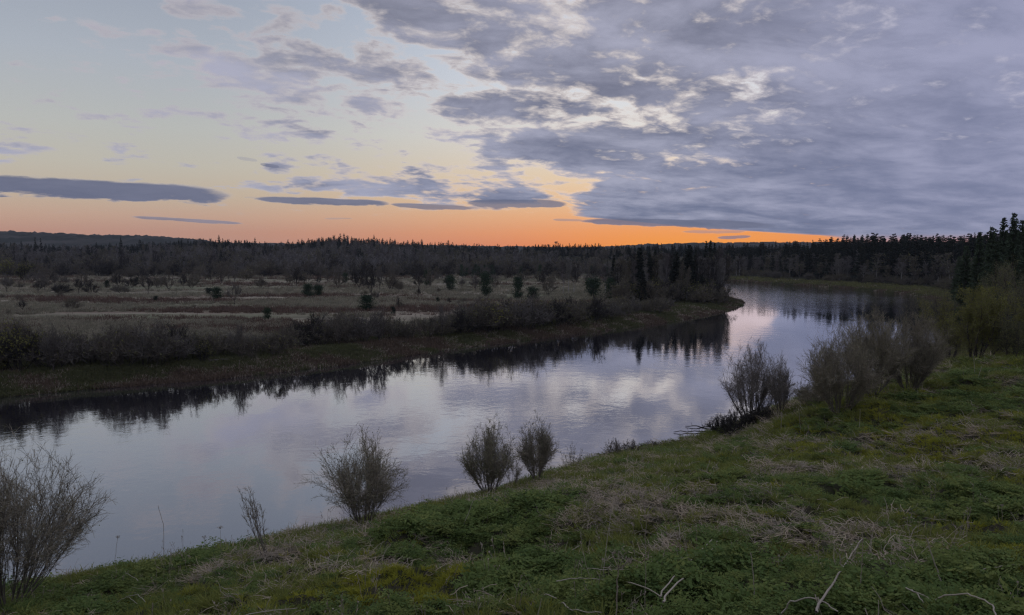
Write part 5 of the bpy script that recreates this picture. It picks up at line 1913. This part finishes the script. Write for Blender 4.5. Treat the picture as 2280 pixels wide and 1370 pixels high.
def cover_wood():
    """the closed woods behind the single trees, which read as one mass"""
    rng = np.random.default_rng(79)
    ms = [join_mesh('wood_spruce', SPRF[i]) for i in range(6)] + [join_mesh('wood_birch', BIRF[i]) for i in range(6)] + [join_mesh('wood_bush', TH[i]) for i in (0, 1, 3, 4)] + [join_mesh('wood_tree', RTF[i]) for i in range(6)]
    H0 = np.array([16.0] * 6 + [13.0] * 6 + [4.0] * 4 + [10.0] * 6)
    P, I, S = [], [], []

    def put(x, y, kind, h):
        z = height(x, y)
        n = len(x)
        lo, hi = {'s': (0, 6), 'b': (6, 12), 'u': (12, 16), 'r': (16, 22)}[kind]
        i = rng.integers(lo, hi, n)
        if kind in 'br':
            tone = fbm(x / 45.0, y / 90.0, 3) * 11.9 + rng.normal(size=n) * 0.5
            i = lo + tone.astype(int) % 6
        P.append(np.stack([x, y, z], 1))
        I.append(i)
        S.append((h / H0[i])[:, None] * np.array([[1.15, 1.15, 1.0]]))
    # ridge: spruces
    n = 1500
    px, Y = rng.uniform(-150, 1330, n), rng.uniform(660, 1000, n)
    put((px - 1140) / FPX * Y, Y, 's', rng.uniform(8, 12.5, n))
    n = 1100
    px, Y = rng.uniform(-150, 1480, n), rng.uniform(410, 700, n)
    put((px - 1140) / FPX * Y, Y, 'r', rng.uniform(6, 11.5, n) * np.where(px > 1240, 0.6, 1.0))
    # slope: birches with some spruces
    n = 800
    px, Y = rng.uniform(-150, 1480, n), rng.uniform(430, 720, n)
    put((px - 1140) / FPX * Y, Y, 'b', rng.uniform(8.5, 14, n) * np.where(px > 1240, 0.6, 1.0))
    n = 420
    px, Y = rng.uniform(-150, 1480, n), rng.uniform(450, 720, n)
    ok = fbm(px / 70.0, Y / 60.0, 3) > 0.54
    px, Y, n = px[ok], Y[ok], ok.sum()
    put((px - 1140) / FPX * Y, Y, 's', rng.uniform(6, 13, n) * np.where(px > 1240, 0.6, 1.0))
    n = 1500
    px, Y = rng.uniform(-150, 1400, n), rng.uniform(400, 640, n)
    put((px - 1140) / FPX * Y, Y, 'u', rng.uniform(3, 9.5, n))
    # low wood towards the bend, behind the peninsula
    n = 700
    px, Y = rng.uniform(1180, 1700, n), rng.uniform(520, 1000, n)
    x = (px - 1140) / FPX * Y
    ok = ~in_river(x, Y) & (np.minimum(seg_dist(x, Y, SEG_L), seg_dist(x, Y, SEG_R)) > 6)
    x, Y = x[ok], Y[ok]
    put(x, Y, 's', np.clip(9 + rng.uniform(-3, 2.0, len(x)), 5, 12))
    # right bank wood
    n = 5200
    px, Y = rng.uniform(1600, 2700, n), rng.uniform(120, 640, n)
    x = (px - 1140) / FPX * Y
    dl, dr = seg_dist(x, Y, SEG_L), seg_dist(x, Y, SEG_R)
    ok = (dr < dl) & (dr > 22) & (dr < 150) & ~in_river(x, Y)
    x, Y, dr, px = x[ok], Y[ok], dr[ok], px[ok]
    z = height(x, Y)
    top = np.interp(px, RSKY[:, 0], RSKY[:, 1]) + rng.uniform(2, 26, len(px))
    h = np.clip(EYE + (565 - top) / FPX * Y - z, 4, 19)
    sp = rng.random(len(x)) < np.where(dr > 40, 0.8, 0.35)
    put(x[sp], Y[sp], 's', h[sp])
    put(x[~sp], Y[~sp], 'b', np.minimum(h[~sp], rng.uniform(7, 12, (~sp).sum())))
    mid = (rng.random(len(x)) < 0.25) & (dr < 70)
    put(x[mid] + 2.0, Y[mid] + 1.0, 'u', rng.uniform(4, 8.5, mid.sum()))
    mid = (rng.random(len(x)) < 0.22) & (dr < 80)
    put(x[mid] - 2.0, Y[mid] + 1.0, 'r', rng.uniform(6, 11, mid.sum()))
    n = 700
    px, Y = rng.uniform(1610, 2400, n), rng.uniform(100, 480, n)
    x = (px - 1140) / FPX * Y
    dl, dr = seg_dist(x, Y, SEG_L), seg_dist(x, Y, SEG_R)
    ok = (dr < dl) & (dr > 15) & (dr < 40) & ~in_river(x, Y)
    put(x[ok], Y[ok], 'u', rng.uniform(2, 4.6, ok.sum()))
    P, I, S = np.concatenate(P), np.concatenate(I), np.concatenate(S)
    n = len(P)
    scatter('far_wood', 'closed spruce and birch woods behind the meadow and along the right bank', ms, P, np.stack([np.zeros(n), np.zeros(n), rng.uniform(0, 6.28, n)], 1), S * rng.uniform(0.9, 1.1, (n, 1)), I)
    print('far_wood', n)


cover_near()
cover_weeds()
cover_far()
cover_wood()
tris = sum(sum(len(p.vertices) - 2 for p in me.polygons) for me in bpy.data.meshes if len(me.polygons) < 20000) + sum(2 * len(me.polygons) for me in bpy.data.meshes if len(me.polygons) >= 20000)
print('unique triangles', tris)


# ------------------------------------------------------------------ thin evening air over the valley
def build_haze():
    x0, x1, y0, y1, z0, z1 = -2500.0, 2500.0, -2500.0, 2500.0, -6.0, 100.0
    V = [(x, y, z) for z in (z0, z1) for x, y in ((x0, y0), (x1, y0), (x1, y1), (x0, y1))]
    F = np.array([[0, 3, 2, 1], [4, 5, 6, 7], [0, 1, 5, 4], [1, 2, 6, 5], [2, 3, 7, 6], [3, 0, 4, 7]])
    m = bpy.data.materials.new('evening_air')
    m.use_nodes = True
    nt = m.node_tree
    nt.nodes.remove(nt.nodes['Principled BSDF'])
    v = nt.nodes.new('ShaderNodeVolumePrincipled')
    v.inputs['Color'].default_value = (0.82, 0.88, 1.0, 1)
    v.inputs['Density'].default_value = 0.00007
    v.inputs['Anisotropy'].default_value = 0.0
    nt.links.new(v.outputs[0], nt.nodes['Material Output'].inputs['Volume'])
    m.cycles.homogeneous_volume = True
    o = add_obj('haze', mesh_from('haze', V, [F], [m]))
    o['kind'] = 'stuff'
    o['label'] = 'thin bluish evening air over the valley'


build_haze()
